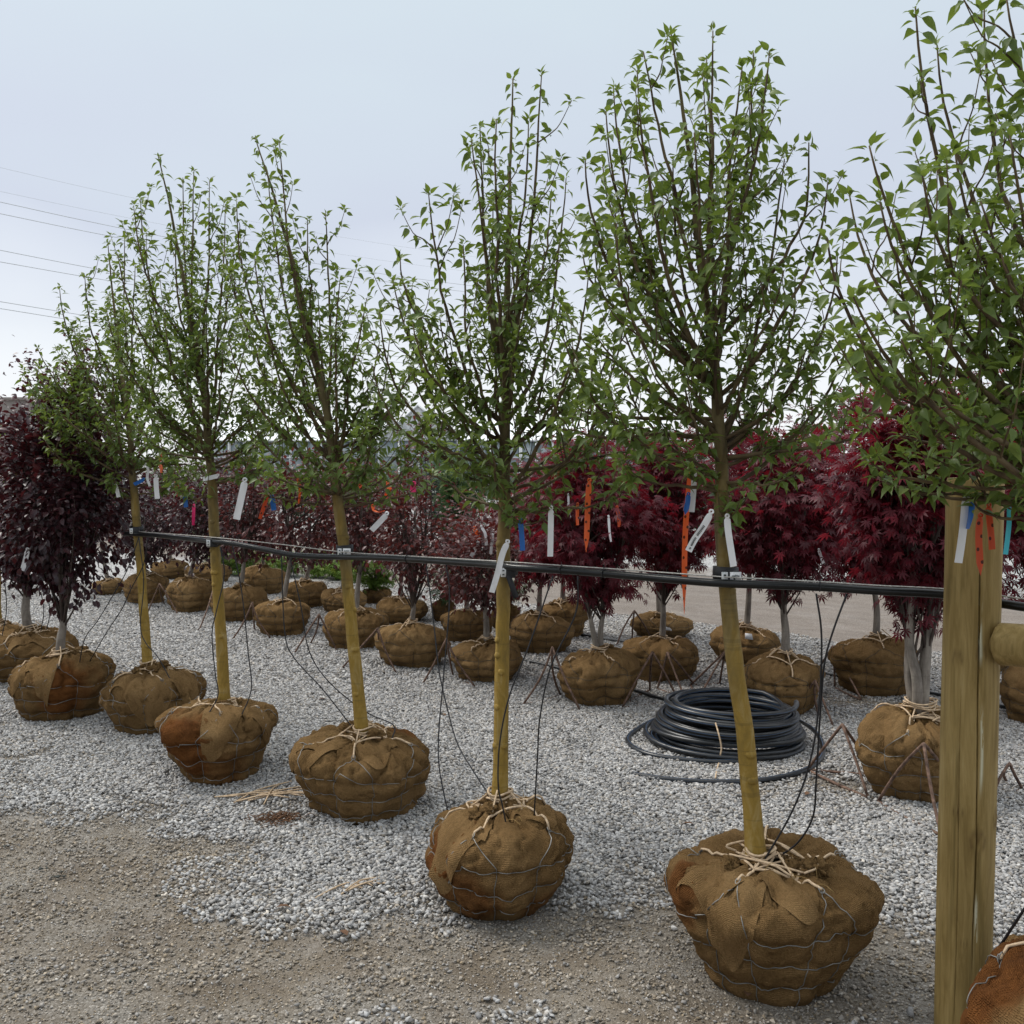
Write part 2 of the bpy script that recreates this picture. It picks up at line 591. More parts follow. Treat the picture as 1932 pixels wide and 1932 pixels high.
def wood_mat():
    m, t = new_mat('treated_wood')
    ob = objco(t)
    g1 = noise(t, objco(t, (34, 34, 2.6)), 1.5, 7.0, 0.66, 0.8)
    g2 = noise(t, objco(t, (6, 6, 1.6)), 1.4, 5.0, 0.6, 0.4)
    f = math_(t, 'ADD', math_(t, 'MULTIPLY', g1, 0.6), math_(t, 'MULTIPLY', g2, 0.4))
    c = ramp(t, f, [(0.28, (0.11, 0.070, 0.020)), (0.42, (0.205, 0.138, 0.045)), (0.55, (0.285, 0.200, 0.074)), (0.70, (0.38, 0.285, 0.130))])
    streak = noise(t, objco(t, (26, 26, 1.4)), 1.3, 4.0, 0.6, 0.6)
    c = mixc(t, ramp(t, streak, [(0.58, (0, 0, 0)), (0.70, (0.5, 0.5, 0.5))]), c, (0.085, 0.060, 0.016))
    resin = attr(t, 'resin')
    rn = noise(t, objco(t, (60, 60, 5)), 1.0, 4.0)
    c = mixc(t, math_(t, 'MULTIPLY', resin, math_(t, 'GREATER_THAN', rn, 0.47)), c, (0.52, 0.50, 0.36))
    knot = attr(t, 'knot')
    c = mixc(t, math_(t, 'MULTIPLY', knot, 0.75), c, (0.075, 0.04, 0.012))
    p = nd(t, 'ShaderNodeBsdfPrincipled', {'Base Color': c, 'Roughness': 0.72, 'Specular IOR Level': 0.25, 'Normal': bump(t, g1, 0.45, 0.006)})
    finish(t, p.outputs[0])
    return m


M['wood'] = wood_mat()


def stone_mat():
    m, t = new_mat('gravel_stone')
    ti, du = attr(t, 'tint'), attr(t, 'dust')
    c = ramp(t, ti, [(0.0, (0.13, 0.127, 0.125)), (0.25, (0.26, 0.256, 0.252)), (0.6, (0.40, 0.395, 0.39)), (0.85, (0.53, 0.52, 0.50)), (1.0, (0.70, 0.68, 0.645))])
    n = noise(t, objco(t), 90.0, 3.0)
    c = mixc(t, 1.0, c, ramp(t, n, [(0.3, (0.8, 0.8, 0.8)), (0.7, (1.15, 1.15, 1.15))]), 'MULTIPLY')
    c = mixc(t, du, c, mixc(t, 1.0, c, (0.72, 0.58, 0.40), 'MULTIPLY'))
    finish(t, nd(t, 'ShaderNodeBsdfPrincipled', {'Base Color': c, 'Roughness': 0.85, 'Specular IOR Level': 0.25, 'Normal': bump(t, n, 0.3, 0.002)}).outputs[0])
    return m


M['stone'] = stone_mat()


def ground_mat():
    m, t = new_mat('ground')
    ob = objco(t)
    gv, rd = attr(t, 'gv'), attr(t, 'road')
    vo = nd(t, 'ShaderNodeTexVoronoi', {'Vector': ob, 'Scale': 52.0})
    cell = nd(t, 'ShaderNodeSeparateColor', {0: vo.outputs['Color']}).outputs[0]
    gravel = ramp(t, cell, [(0.0, (0.16, 0.155, 0.15)), (0.35, (0.29, 0.285, 0.28)), (0.7, (0.42, 0.415, 0.41)), (1.0, (0.60, 0.59, 0.57))])
    patch = noise(t, ob, 1.3, 5.0, 0.6)
    dirt = ramp(t, noise(t, ob, 2.6, 7.0, 0.68, 0.3), [(0.28, (0.085, 0.064, 0.044)), (0.46, (0.135, 0.107, 0.076)), (0.60, (0.18, 0.148, 0.110)), (0.75, (0.235, 0.20, 0.155))])
    v2 = nd(t, 'ShaderNodeTexVoronoi', {'Vector': ob, 'Scale': 150.0})
    c2 = nd(t, 'ShaderNodeSeparateColor', {0: v2.outputs['Color']}).outputs[0]
    fines = ramp(t, c2, [(0.0, (0.10, 0.092, 0.080)), (0.5, (0.165, 0.155, 0.138)), (0.85, (0.235, 0.222, 0.20)), (1.0, (0.42, 0.40, 0.37))])
    dirt = mixc(t, ramp(t, patch, [(0.40, (0.15, 0.15, 0.15)), (0.6, (0.8, 0.8, 0.8))]), dirt, fines)
    f = math_(t, 'ADD', gv, math_(t, 'MULTIPLY', math_(t, 'SUBTRACT', noise(t, ob, 12.0, 4.0), 0.5), 0.5), clamp=True)
    c = mixc(t, f, dirt, gravel)
    tr = noise(t, nd(t, 'ShaderNodeMapping', {0: nd(t, 'ShaderNodeVectorRotate', {'Vector': ob, 'Angle': R(42)}, rotation_type='Z_AXIS').outputs[0], 'Scale': (0.9, 2.2, 1)}).outputs[0], 2.4, 9.0, 0.72)
    road = ramp(t, tr, [(0.3, (0.125, 0.096, 0.078)), (0.5, (0.19, 0.152, 0.127)), (0.7, (0.255, 0.215, 0.185))])
    rn = math_(t, 'ADD', rd, math_(t, 'MULTIPLY', math_(t, 'SUBTRACT', noise(t, ob, 3.0, 5.0), 0.5), 0.6), clamp=True)
    c = mixc(t, rn, c, mixc(t, 0.4, road, fines))
    h = math_(t, 'ADD', math_(t, 'MULTIPLY', vo.outputs['Distance'], math_(t, 'MULTIPLY', gv, -1.2)), math_(t, 'MULTIPLY', v2.outputs['Distance'], -0.5))
    h = math_(t, 'ADD', h, math_(t, 'MULTIPLY', noise(t, ob, 14.0, 6.0, 0.65), 0.8))
    finish(t, nd(t, 'ShaderNodeBsdfPrincipled', {'Base Color': c, 'Roughness': 0.92, 'Specular IOR Level': 0.15, 'Normal': bump(t, h, 0.7, 0.012)}).outputs[0])
    return m


M['ground'] = ground_mat()

# ------------------------------------------------------------------ ground: gravel yard, bare dirt, dirt road
NRM = np.array([0.67, 0.74])          # across the rows of trees
ALG = np.array([-0.74, 0.67])         # along them
DIRT = [(370, 1600, 0.30), (190, 1660, 0.40), (930, 1800, 0.40), (1130, 1830, 0.36), (1000, 1900, 0.55), (1290, 1690, 0.26),
        (1690, 1800, 0.22), (540, 1532, 0.13), (1580, 1480, 0.22), (700, 1850, 0.42), (1640, 1330, 0.4), (1420, 1490, 0.18),
        (1200, 1770, 0.34), (1260, 1850, 0.42), (1700, 1880, 0.38), (1690, 1750, 0.30), (1500, 1930, 0.4), (60, 1900, 0.8), (300, 1850, 0.5), (60, 1600, 0.45), (1250, 1900, 0.35), (240, 1560, 0.30)]
HEAP = [(470, 1735, 0.26), (600, 1690, 0.30), (300, 1745, 0.16), (750, 1640, 0.25), (1180, 1560, 0.3), (1760, 1650, 0.5)]
DIRTP = [(G(a, b)[:2], r) for a, b, r in DIRT]
HEAPP = [(G(a, b)[:2], r) for a, b, r in HEAP]


def masks(x, y):
    P = np.stack([x, y, np.zeros_like(x)], 1)
    s = x * NRM[0] + y * NRM[1]
    n = fbm(P * 1.3, 3, 4) - 0.5
    g = sstep(1.55, 2.75, s + n * 1.3)
    for c, r in HEAPP:
        g = np.maximum(g, 0.9 * np.exp(-((x - c[0]) ** 2 + (y - c[1]) ** 2) / r ** 2 * (1 + 1.2 * n)))
    for c, r in DIRTP:
        g = g * (1 - 0.95 * np.exp(-(((x - c[0]) ** 2 + (y - c[1]) ** 2) / r ** 2) ** 1.3 * (1 + 1.6 * n)))
    g = np.clip(g + (fbm(P * 5, 9, 3) - 0.5) * 0.35 * (g > 0.05), 0, 1)
    rd = sstep(8.55, 9.0, s + n * 0.8) * (1 - sstep(12.6, 13.6, s + n * 1.5))
    return g, rd


def spaced(a, b, fine0, fine1, step, coarse):
    mid = np.arange(fine0, fine1 + 1e-6, step)
    k = 1
    left, right, d = [], [], step
    x = fine0
    while x > a:
        d *= coarse
        x -= d
        left.append(x)
    d, x = step, mid[-1]
    while x < b:
        d *= coarse
        x += d
        right.append(x)
    return np.array(left[::-1] + list(mid) + right)


gx = spaced(-900, 900, -7.0, 7.0, 0.10, 1.22)
gy = spaced(-60, 1800, 1.0, 15.0, 0.10, 1.22)
XX, YY = np.meshgrid(gx, gy)
xf, yf = XX.ravel(), YY.ravel()
gm, rm = masks(xf, yf)
zz = (fbm(np.stack([xf * 0.8, yf * 0.8, 0 * xf], 1), 21, 3) - 0.5) * 0.035 - 0.006
zz = np.where((np.abs(xf) < 9) & (yf < 18), zz, -0.006)
s_ = xf * NRM[0] + yf * NRM[1]
zz = zz - 0.012 * rm * np.abs(np.sin((s_ - 8.8) * 1.9)) ** 8
nx, ny = len(gx), len(gy)
ii = (np.arange(ny - 1)[:, None] * nx + np.arange(nx - 1)[None, :]).ravel()
ground = build('ground', [dict(V=np.stack([xf, yf, zz], 1), F=[np.stack([ii, ii + 1, ii + nx + 1, ii + nx], 1)], gv=gm, road=rm)], M['ground'])
ground['kind'] = 'structure'

# ------------------------------------------------------------------ loose gravel, scattered in handfuls
rng = np.random.default_rng(5)


def stone_mesh(k):
    bm = bmesh.new()
    r = np.random.default_rng(100 + k)
    for p in r.normal(size=(11, 3)):
        p = p / np.linalg.norm(p) * r.uniform(0.8, 1.05)
        bm.verts.new((p[0] * 0.62, p[1] * 0.48, p[2] * 0.34))
    bmesh.ops.convex_hull(bm, input=bm.verts[:])
    for v in [v for v in bm.verts if not v.link_faces]:
        bm.verts.remove(v)
    bm.verts.index_update()
    V = np.array([v.co[:] for v in bm.verts])
    F = np.array([[v.index for v in f.verts] for f in bm.faces])
    bm.free()
    return V, F


STONES = [stone_mesh(k) for k in range(14)]


def handful(name, n, half, smin, smax, tint_lo, tint_hi, dust, seed):
    r = np.random.default_rng(seed)
    parts = []
    for k in range(n):
        V, F = STONES[r.integers(len(STONES))]
        a, b = r.uniform(0, 6.28), r.normal(0, 0.35)
        sz = smin + (smax - smin) * r.beta(1.6, 2.6)
        Rm = np.array(Matrix.Rotation(a, 3, 'Z') @ Matrix.Rotation(b, 3, 'X') @ Matrix.Rotation(r.normal(0, 0.35), 3, 'Y'))
        rad = half * math.sqrt(r.uniform(0, 1)) * 1.15
        th = r.uniform(0, 6.28)
        c = np.array([rad * math.cos(th), rad * math.sin(th), sz * r.uniform(0.0, 0.42)])
        parts.append(dict(V=V @ Rm.T * sz + c, F=[F], tint=float(np.clip(r.beta(2.2, 2.4) * (tint_hi - tint_lo) + tint_lo, 0, 1)), dust=float(np.clip(r.normal(dust, 0.25), 0, 1))))
    me = make_mesh(name, parts, M['stone'], smooth=False)
    return bpy.data.objects.new(name, me)


src = bpy.data.collections.new('gravel_source')
NA, NB, NC = 10, 6, 6
for k in range(NA):
    src.objects.link(handful('gravel_a%02d' % k, 84, 0.10, 0.012, 0.031, 0.0, 1.0, 0.05, 200 + k))
for k in range(NB):
    src.objects.link(handful('gravel_b%02d' % k, 62, 0.10, 0.007, 0.023, 0.0, 0.95, 0.6, 300 + k))
for k in range(NC):
    src.objects.link(handful('gravel_c%02d' % k, 50, 0.11, 0.004, 0.012, 0.0, 1.0, 0.7, 400 + k))

pts = []
for (y0, y1, st, scl) in ((2.3, 7.6, 0.092, 1.0), (7.6, 13.5, 0.125, 1.25)):
    a, b = np.meshgrid(np.arange(-8.5, 8.5, st), np.arange(y0, y1, st))
    a, b = a.ravel(), b.ravel()
    a = a + rng.uniform(-st, st, len(a)) * 0.5
    b = b + rng.uniform(-st, st, len(b)) * 0.5
    keep = np.abs(a) < 0.60 * b + 0.7
    a, b = a[keep], b[keep]
    g, rd = masks(a, b)
    u = rng.uniform(0, 1, len(a))
    idx = np.where(u < g, rng.integers(0, NA, len(a)), np.where(u < 0.12 + 0.75 * np.sqrt(g) + 0.10, NA + rng.integers(0, NB, len(a)), NA + NB + rng.integers(0, NC, len(a))))
    alive = (rd < 0.5)
    z = (fbm(np.stack([a * 0.8, b * 0.8, 0 * a], 1), 21, 3) - 0.5) * 0.035 - 0.006
    z = z + 0.012 * g
    pts.append(np.stack([a, b, z, idx, np.full(len(a), scl), rng.uniform(0, 6.28, len(a))], 1)[alive])
pts = np.concatenate(pts)
pm = bpy.data.meshes.new('gravel')
pm.vertices.add(len(pts))
pm.vertices.foreach_set('co', pts[:, :3].astype(np.float32).ravel())
for nme, tp, dat in (('idx', 'INT', pts[:, 3].astype(np.int32)), ('scl', 'FLOAT', pts[:, 4].astype(np.float32)), ('rz', 'FLOAT', pts[:, 5].astype(np.float32))):
    at = pm.attributes.new(nme, tp, 'POINT')
    at.data.foreach_set('value', dat)
gravel = bpy.data.objects.new('gravel', pm)
COL.objects.link(gravel)
tag(gravel, 'pale grey crushed gravel spread over the nursery yard', 'gravel', kind='stuff')
ng = bpy.data.node_groups.new('scatter_gravel', 'GeometryNodeTree')
ng.interface.new_socket('Geometry', in_out='INPUT', socket_type='NodeSocketGeometry')
ng.interface.new_socket('Geometry', in_out='OUTPUT', socket_type='NodeSocketGeometry')
gi = ng.nodes.new('NodeGroupInput')
go = ng.nodes.new('NodeGroupOutput')
ci = ng.nodes.new('GeometryNodeCollectionInfo')
ci.inputs['Collection'].default_value = src
ci.inputs['Separate Children'].default_value = True
ci.inputs['Reset Children'].default_value = True
iop = ng.nodes.new('GeometryNodeInstanceOnPoints')
iop.inputs['Pick Instance'].default_value = True


def named(tp, n_):
    a = ng.nodes.new('GeometryNodeInputNamedAttribute')
    a.data_type = tp
    a.inputs['Name'].default_value = n_
    return a.outputs['Attribute']


cx = ng.nodes.new('ShaderNodeCombineXYZ')
ng.links.new(named('FLOAT', 'rz'), cx.inputs[2])
e2r = ng.nodes.new('FunctionNodeEulerToRotation')
ng.links.new(cx.outputs[0], e2r.inputs[0])
cs = ng.nodes.new('ShaderNodeCombineXYZ')
sa = named('FLOAT', 'scl')
for q in range(3):
    ng.links.new(sa, cs.inputs[q])
ng.links.new(gi.outputs[0], iop.inputs['Points'])
ng.links.new(ci.outputs[0], iop.inputs['Instance'])
ng.links.new(named('INT', 'idx'), iop.inputs['Instance Index'])
ng.links.new(e2r.outputs[0], iop.inputs['Rotation'])
ng.links.new(cs.outputs[0], iop.inputs['Scale'])
ng.links.new(iop.outputs[0], go.inputs[0])
md = gravel.modifiers.new('scatter', 'NODES')
md.node_group = ng

# single larger stones that stand out on the bare dirt
for (a, b, sz, dus) in ((1260, 2655, 22, 0.1), (2690, 2995, 34, 0.0), (2540, 2985, 17, 0.3), (1280, 2760, 14, 0.5), (1990, 2745, 20, 0.1),
                        (1505, 2850, 10, 0.0), (1780, 2790, 13, 0.2), (1730, 2990, 12, 0.0), (1750, 2660, 24, 0.0), (1540, 2810, 15, 0.5),
                        (2455, 2960, 11, 0.1), (1560, 2990, 11, 0.0), (1860, 2985, 12, 0.0), (1000, 2890, 10, 0.3), (190, 2930, 9, 0.6)):
    k = random.Random(a).randrange(14)
    V, F = STONES[k]
    p = G(a * 0.6389, b * 0.6389)
    s = npx(sz * 0.6389, p[1]) * 1.1
    Rm = np.array(Matrix.Rotation(a * 1.7, 3, 'Z'))
    o = build('stone', [dict(V=(V * np.array([1, 1, 1.25])) @ Rm.T * s + p + np.array([0, 0, s * 0.22]), F=[F], tint=(0.35 if sz == 34 else 0.9), dust=dus)], M['stone'], smooth=False, origin=p)
    tag(o, 'dark grey rounded stone in the dirt between the post and front ball' if sz == 34 else 'single larger pale stone lying on bare dirt', 'stone', 'larger pale stones on the dirt' if sz != 34 else None)

# dark clods of soil on the driveway
for (a, b, sz) in ((75, 1640, 24), (115, 1645, 14), (110, 1655, 22), (245, 1852, 18), (125, 1768, 12), (10, 1597, 14), (345, 1632, 12), (300, 1690, 14), (215, 1770, 12), (285, 1820, 10)):
    p = G(a, b)
    s = npx(sz, p[1]) * 0.6
    V, F = STONES[(a * 7) % 14]
    q = [dict(V=V * np.array([1.2, 0.9, 0.7]) * s * f + p + np.array([dx * s, dy * s, s * 0.1]), F=[F]) for f, dx, dy in ((1, 0, 0), (0.6, 0.8, 0.2), (0.45, -0.7, -0.2))]
    tag(build('soil_clod', q, M['ink'], smooth=False, origin=p), 'black crumbled clod of soil on the compacted driveway', 'soil clod', 'soil clods on the driveway')

# ------------------------------------------------------------------ far buildings
GY = 55.0
gh = empty('greenhouse', (-9.0, GY, 0))
tag(gh, 'long greenhouse with white sheeted roofs and grey frame beyond the trees', 'greenhouse')


def quad(a, b, c, d):
    return dict(V=np.array([a, b, c, d], float), F=[np.array([[0, 1, 2, 3]])])


EAV, RID = 2.5, 4.3
for (x0, x1, yo) in ((-16, -7.0, 0.0), (-2.9, 3.0, 0.0), (3.0, 9.0, 0.0)):
    nb = max(2, int((x1 - x0) / 0.8))
    for k in range(nb):
        a, b = x0 + (x1 - x0) * k / nb + 0.04, x0 + (x1 - x0) * (k + 1) / nb - 0.04
        rd_ = RID if x1 < 0 else 3.75
        build('roof_panel', [quad((a, GY + yo, EAV), (b, GY + yo, EAV), (b, GY + yo + 5, rd_), (a, GY + yo + 5, rd_)), quad((a, GY + yo + 10, EAV), (b, GY + yo + 10, EAV), (b, GY + yo + 5, rd_), (a, GY + yo + 5, rd_))], M['poly_roof'], gh, smooth=False)
        build('wall_pane', [box(((a + b) / 2, GY + yo + 0.05, EAV / 2), (b - a - 0.06, 0.06, EAV - 0.06))], M['gh_glass'], gh, smooth=False)
    bars = []
    for k in range(nb + 1):
        a = x0 + (x1 - x0) * k / nb
        bars.append(box((a, GY + yo, EAV / 2), (0.09, 0.12, EAV)))
    for z in (0.75, 1.6, EAV):
        bars.append(box(((x0 + x1) / 2, GY + yo - 0.03, z), (x1 - x0, 0.10, 0.08)))
    build('frame', bars, M['galv'], gh, smooth=False)
# gable-fronted bay with open trusses
bx, hw, by = -4.75, 2.0, GY - 3.0
bars = []


def bar3(a, b, r=0.05):
    return tube(np.array([a, b], float), r, 5)


AP = (bx, by, 4.25)
for sgn in (-1, 1):
    bars += [bar3((bx + sgn * hw, by, EAV), AP, 0.06), bar3((bx + sgn * hw, by, 0), (bx + sgn * hw, by, EAV), 0.06)]
    for k in range(4):
        f0, f1 = k / 4, (k + 0.5) / 4
        bars.append(bar3((bx + sgn * hw * (1 - f0), by, EAV), (bx + sgn * hw * (1 - f1), by, EAV + (4.25 - EAV) * f1), 0.035))
        bars.append(bar3((bx + sgn * hw * (1 - f1), by, EAV + (4.25 - EAV) * f1), (bx + sgn * hw * (1 - (k + 1) / 4), by, EAV), 0.035))
for z in (0.8, 1.7, EAV, 3.0):
    hwz = hw if z <= EAV else hw * (4.25 - z) / (4.25 - EAV)
    bars.append(bar3((bx - hwz, by, z), (bx + hwz, by, z), 0.045))
build('truss_frame', bars, M['galv'], gh, smooth=False)
for k in range(4):
    a = bx - hw + k * hw / 2
    build('wall_pane', [box((a + hw / 4, by + 0.1, EAV / 2), (hw / 2 - 0.08, 0.05, EAV - 0.05))], M['gh_glass'], gh, smooth=False)
build('gable_sheet', [dict(V=np.array([(bx - hw + 0.1, by + 0.12, EAV + 0.03), (bx + hw - 0.1, by + 0.12, EAV + 0.03), (bx, by + 0.12, 4.15)]), F=[np.array([[0, 1, 2]])])], M['poly_roof'], gh, smooth=False)
for sgn in (-1, 1):
    build('roof_panel', [quad((bx + sgn * hw, by, EAV + 0.02), (bx + sgn * hw, GY + 4, EAV + 0.02), (bx, GY + 4, 4.27), (bx, by, 4.27))], M['poly_roof'], gh, smooth=False)

ob_ = empty('office_building', (-50, 92, 0))
tag(ob_, 'flat roofed grey brown building with dark window bays far behind the purple trees', 'building')
zt = 1.7 + 105 / 1932 * 92
build('wall', [box((-52.0, 98, zt / 2), (19.0, 12, zt))], M['concrete'], ob_, smooth=False)
build('parapet', [box((-52.0, 98, zt + 0.1), (19.4, 12.4, 0.25))], M['concrete'], ob_, smooth=False)
for k in range(6):
    cxw = -43.6 - k * 3.0
    wdw = build('window', [box((cxw, 91.97, zt - 2.05), (1.9, 0.1, 2.0))], M['galv'], ob_, smooth=False)
    for sgn in (-1, 1):
        build('pane', [box((cxw + sgn * 0.45, 91.90, zt - 2.05), (0.82, 0.05, 1.85))], M['dark_glass'], wdw, smooth=False)

# ------------------------------------------------------------------ overhead power lines
LINES = [((0, 316), (251, 377), 0.012), ((0, 361), (268, 420), 0.012), ((0, 381), (231, 434), 0.03), ((0, 403), (241, 455), 0.03),
         ((0, 472), (162, 505), 0.03), ((0, 494), (159, 523), 0.03), ((0, 569), (159, 596), 0.03), ((0, 582), (162, 609), 0.03)]
for (a, b, rr) in LINES:
    sl = (b[1] - a[1]) / (b[0] - a[0])
    cpts = []
    for k, x in enumerate((-420, -150, 0, 160, 320, 520, 760, 1000)):
        y = a[1] + sl * x - (x * abs(x)) * 0.000055 * (sl / 0.22)
        Y = 70 + 0.085 * max(x + 420, 0)
        cpts.append(AT(x, y, Y))
    o = build('power_line', [tube(path(cpts, 42), rr * 1.15, 4, tint=0)], M['galv'], None)
    thin = rr < 0.02
    tag(o, 'thin faint overhead wire above the thicker power lines' if thin else 'grey overhead power line sloping across the sky behind the pear trees', 'power line', 'thin overhead wires' if thin else 'overhead power lines')

# ------------------------------------------------------------------ burlap root balls
PROFILES = {
    'cone': [(0.02, 0.0), (0.50, 0.0), (0.60, 0.03), (0.72, 0.22), (0.86, 0.45), (0.97, 0.66), (1.0, 0.76), (0.95, 0.87), (0.80, 0.96), (0.55, 1.0), (0.30, 0.985), (0.15, 1.0), (0.10, 1.05)],
    'round': [(0.02, 0.0), (0.55, 0.0), (0.68, 0.04), (0.84, 0.24), (0.96, 0.45), (1.0, 0.60), (0.97, 0.75), (0.84, 0.90), (0.62, 0.98), (0.40, 1.01), (0.24, 1.03), (0.13, 1.08), (0.11, 1.16)],
    'tub': [(0.02, 0.0), (0.62, 0.0), (0.73, 0.03), (0.84, 0.22), (0.93, 0.42), (1.0, 0.60), (1.0, 0.72), (0.92, 0.86), (0.74, 0.95), (0.52, 1.0), (0.32, 1.0), (0.16, 1.03), (0.11, 1.10)],
}


class Ball:
    def __init__(s, c, Rb, H, seed, kind='round', nm=10, rings=(0.30, 0.48, 0.62), amp=1.0, pleat=1.0, squash=0.06, rot=None, tilt=(0, 0)):
        s.c, s.R, s.H, s.seed, s.amp, s.pl, s.tilt = np.asarray(c, float), Rb, H, seed, amp, pleat, tilt
        r = np.random.default_rng(seed)
        pr = np.array(PROFILES[kind]) + 0.0
        d = path(np.column_stack([pr * [Rb, H], np.zeros(len(pr))]), 120)[:, :2]
        arc = np.concatenate([[0], np.cumsum(np.linalg.norm(np.diff(d, axis=0), axis=1))])
        s.len = arc[-1]
        s.tt, s.pr, s.pz = arc / arc[-1], d[:, 0], d[:, 1]
        tang = np.gradient(d, axis=0)
        tang /= np.linalg.norm(tang, axis=1)[:, None]
        s.nr, s.nz = tang[:, 1], -tang[:, 0]
        rot = r.uniform(0, 6.28) if rot is None else rot
        s.mer = rot + (np.arange(nm) + r.uniform(-0.22, 0.22, nm)) / nm * 2 * math.pi
        # ring heights given as fraction of H on the flank
        k = np.argmax(d[:, 0])
        s.rt = [float(np.interp(z * H, s.pz[:k + 20], s.tt[:k + 20])) if z < 0.75 else float(s.tt[k] + (z - 0.75)) for z in rings]
        s.tw = s.tt[k]
        s.k1, s.k2 = r.integers(9, 13), r.integers(15, 21)
        s.ph = r.uniform(0, 6.28, 8)
        s.sq = squash

    def at(s, th, t, off=0.0):
        th, t = np.broadcast_arrays(np.asarray(th, float), np.asarray(t, float))
        th, t = th.ravel(), t.ravel()
        r0, z0 = np.interp(t, s.tt, s.pr), np.interp(t, s.tt, s.pz)
        nr, nz = np.interp(t, s.tt, s.nr), np.interp(t, s.tt, s.nz)
        e = np.stack([np.cos(th), np.sin(th)], 1)
        q = np.stack([e[:, 0] * r0 / s.R, e[:, 1] * r0 / s.R, z0 / s.R], 1)
        side = sstep(0.12, 0.30, t)
        disp = (fbm(q * 2.1 + 5, s.seed, 3) - 0.5) * 0.19 * s.amp * side
        # quilted bulges between basket wires
        dm = np.abs((th[:, None] - s.mer[None, :] + math.pi) % (2 * math.pi) - math.pi).min(1) * r0
        lo = sstep(0.14, 0.24, t) * (1 - sstep(s.tw + 0.02, s.tw + 0.14, t))
        cut = np.exp(-(dm / 0.016) ** 2)
        dr = np.min(np.stack([np.abs(t - a) for a in s.rt]), 0) * s.len
        cut2 = np.exp(-(dr / 0.016) ** 2)
        disp = disp - lo * (0.020 * cut + 0.026 * cut2 * (t < s.tw + 0.05)) * s.amp * (0.35 + 1.3 * fbm(q * 1.7 + 50, s.seed + 2, 2))
        # gathered cloth on the shoulder: sharp radial pleats, irregular in width
        up = sstep(s.tw - 0.16, s.tw + 0.10, t)
        wob = (fbm(q * 3.0 + 9, s.seed + 5, 3) - 0.5)
        a1 = np.abs(np.sin((s.k1 * th + 5 * wob * 2 + s.ph[0] + (t - s.tw) * 5.5) / 2.0))
        a2 = np.abs(np.sin((s.k2 * th + 7 * wob * 2 + s.ph[1] - (t - s.tw) * 8.0) / 2.0))
        sel = sstep(0.35, 0.62, fbm(q * 2.4 + 31, s.seed + 8, 2))
        pl = (a1 ** 0.45 - 0.75) * 0.085 * sel + (a2 ** 0.5 - 0.7) * 0.045 * (1 - 0.4 * sel)
        qa = np.stack([e[:, 0] * 5 + t * 3, e[:, 1] * 5 - t * 2, t * 2.2], 1)
        cre = np.abs(2 * fbm(qa + 2.0 * wob[:, None], s.seed + 21, 3) - 1)
        disp = disp - side * 0.040 * np.clip(0.16 - cre, 0, 1) / 0.16 * (0.35 + 0.65 * up) * s.pl
        disp = disp + up * pl * s.pl
        rid = 1 - np.abs(2 * fbm(q * 5.5 + 3, s.seed + 11, 3) - 1) * 2.2
        disp = disp + 0.016 * rid * s.amp * side
        disp = disp * s.R * 1.35 + off
        rr = r0 * (1 + s.sq * np.cos(2 * th + s.ph[2]) + 0.5 * s.sq * np.cos(th + s.ph[3])) + disp * nr
        fade = sstep(0.955, 1.0, t)
        rr = np.where(t > 0.95, r0 + (rr - r0) * (1 - fade), rr)
        z = z0 + disp * nz + s.H * 0.045 * sstep(0.4, 0.8, t) * np.sin(th + s.ph[4])
        z = z + s.tilt[0] * e[:, 0] * sstep(0.2, 0.8, t) + s.tilt[1] * e[:, 1] * sstep(0.2, 0.8, t)
        z = np.maximum(z, 0.0) - 0.012
        return s.c + np.stack([rr * e[:, 0], rr * e[:, 1], z], 1)

    def top(s):
        return s.at([0.0, 1.57, 3.14, 4.71], [0.97] * 4)[:, 2].mean()

    def mesh(s, nth, nt, stain, tone):
        th = np.arange(nth) / nth * 2 * math.pi
        t = np.linspace(0, 1, nt) ** 0.9
        T, TH = np.meshgrid(t, th, indexing='ij')
        V = s.at(TH, T)
        i = np.arange(nt - 1)[:, None] * nth
        j = np.arange(nth)[None, :]
        F = np.stack([i + j, i + (j + 1) % nth, i + nth + (j + 1) % nth, i + nth + j], -1).reshape(-1, 4)
        uv = np.stack([TH.ravel() * s.R, T.ravel() * s.len], 1)
        st = np.zeros(len(V))
        for (t0, tt0, wth, wt, k) in stain:
            d = ((TH.ravel() - t0 + math.pi) % (2 * math.pi) - math.pi) / wth
            e = (T.ravel() - tt0) / wt
            n = fbm((V - s.c) * 9, s.seed + 40, 4) - 0.5
            st = np.maximum(st, k * sstep(1.15, 0.55, np.sqrt(d * d + e * e) + n * 1.1))
        return dict(V=V, F=[F], uv=uv, stain=st, tone=np.full(len(V), tone))


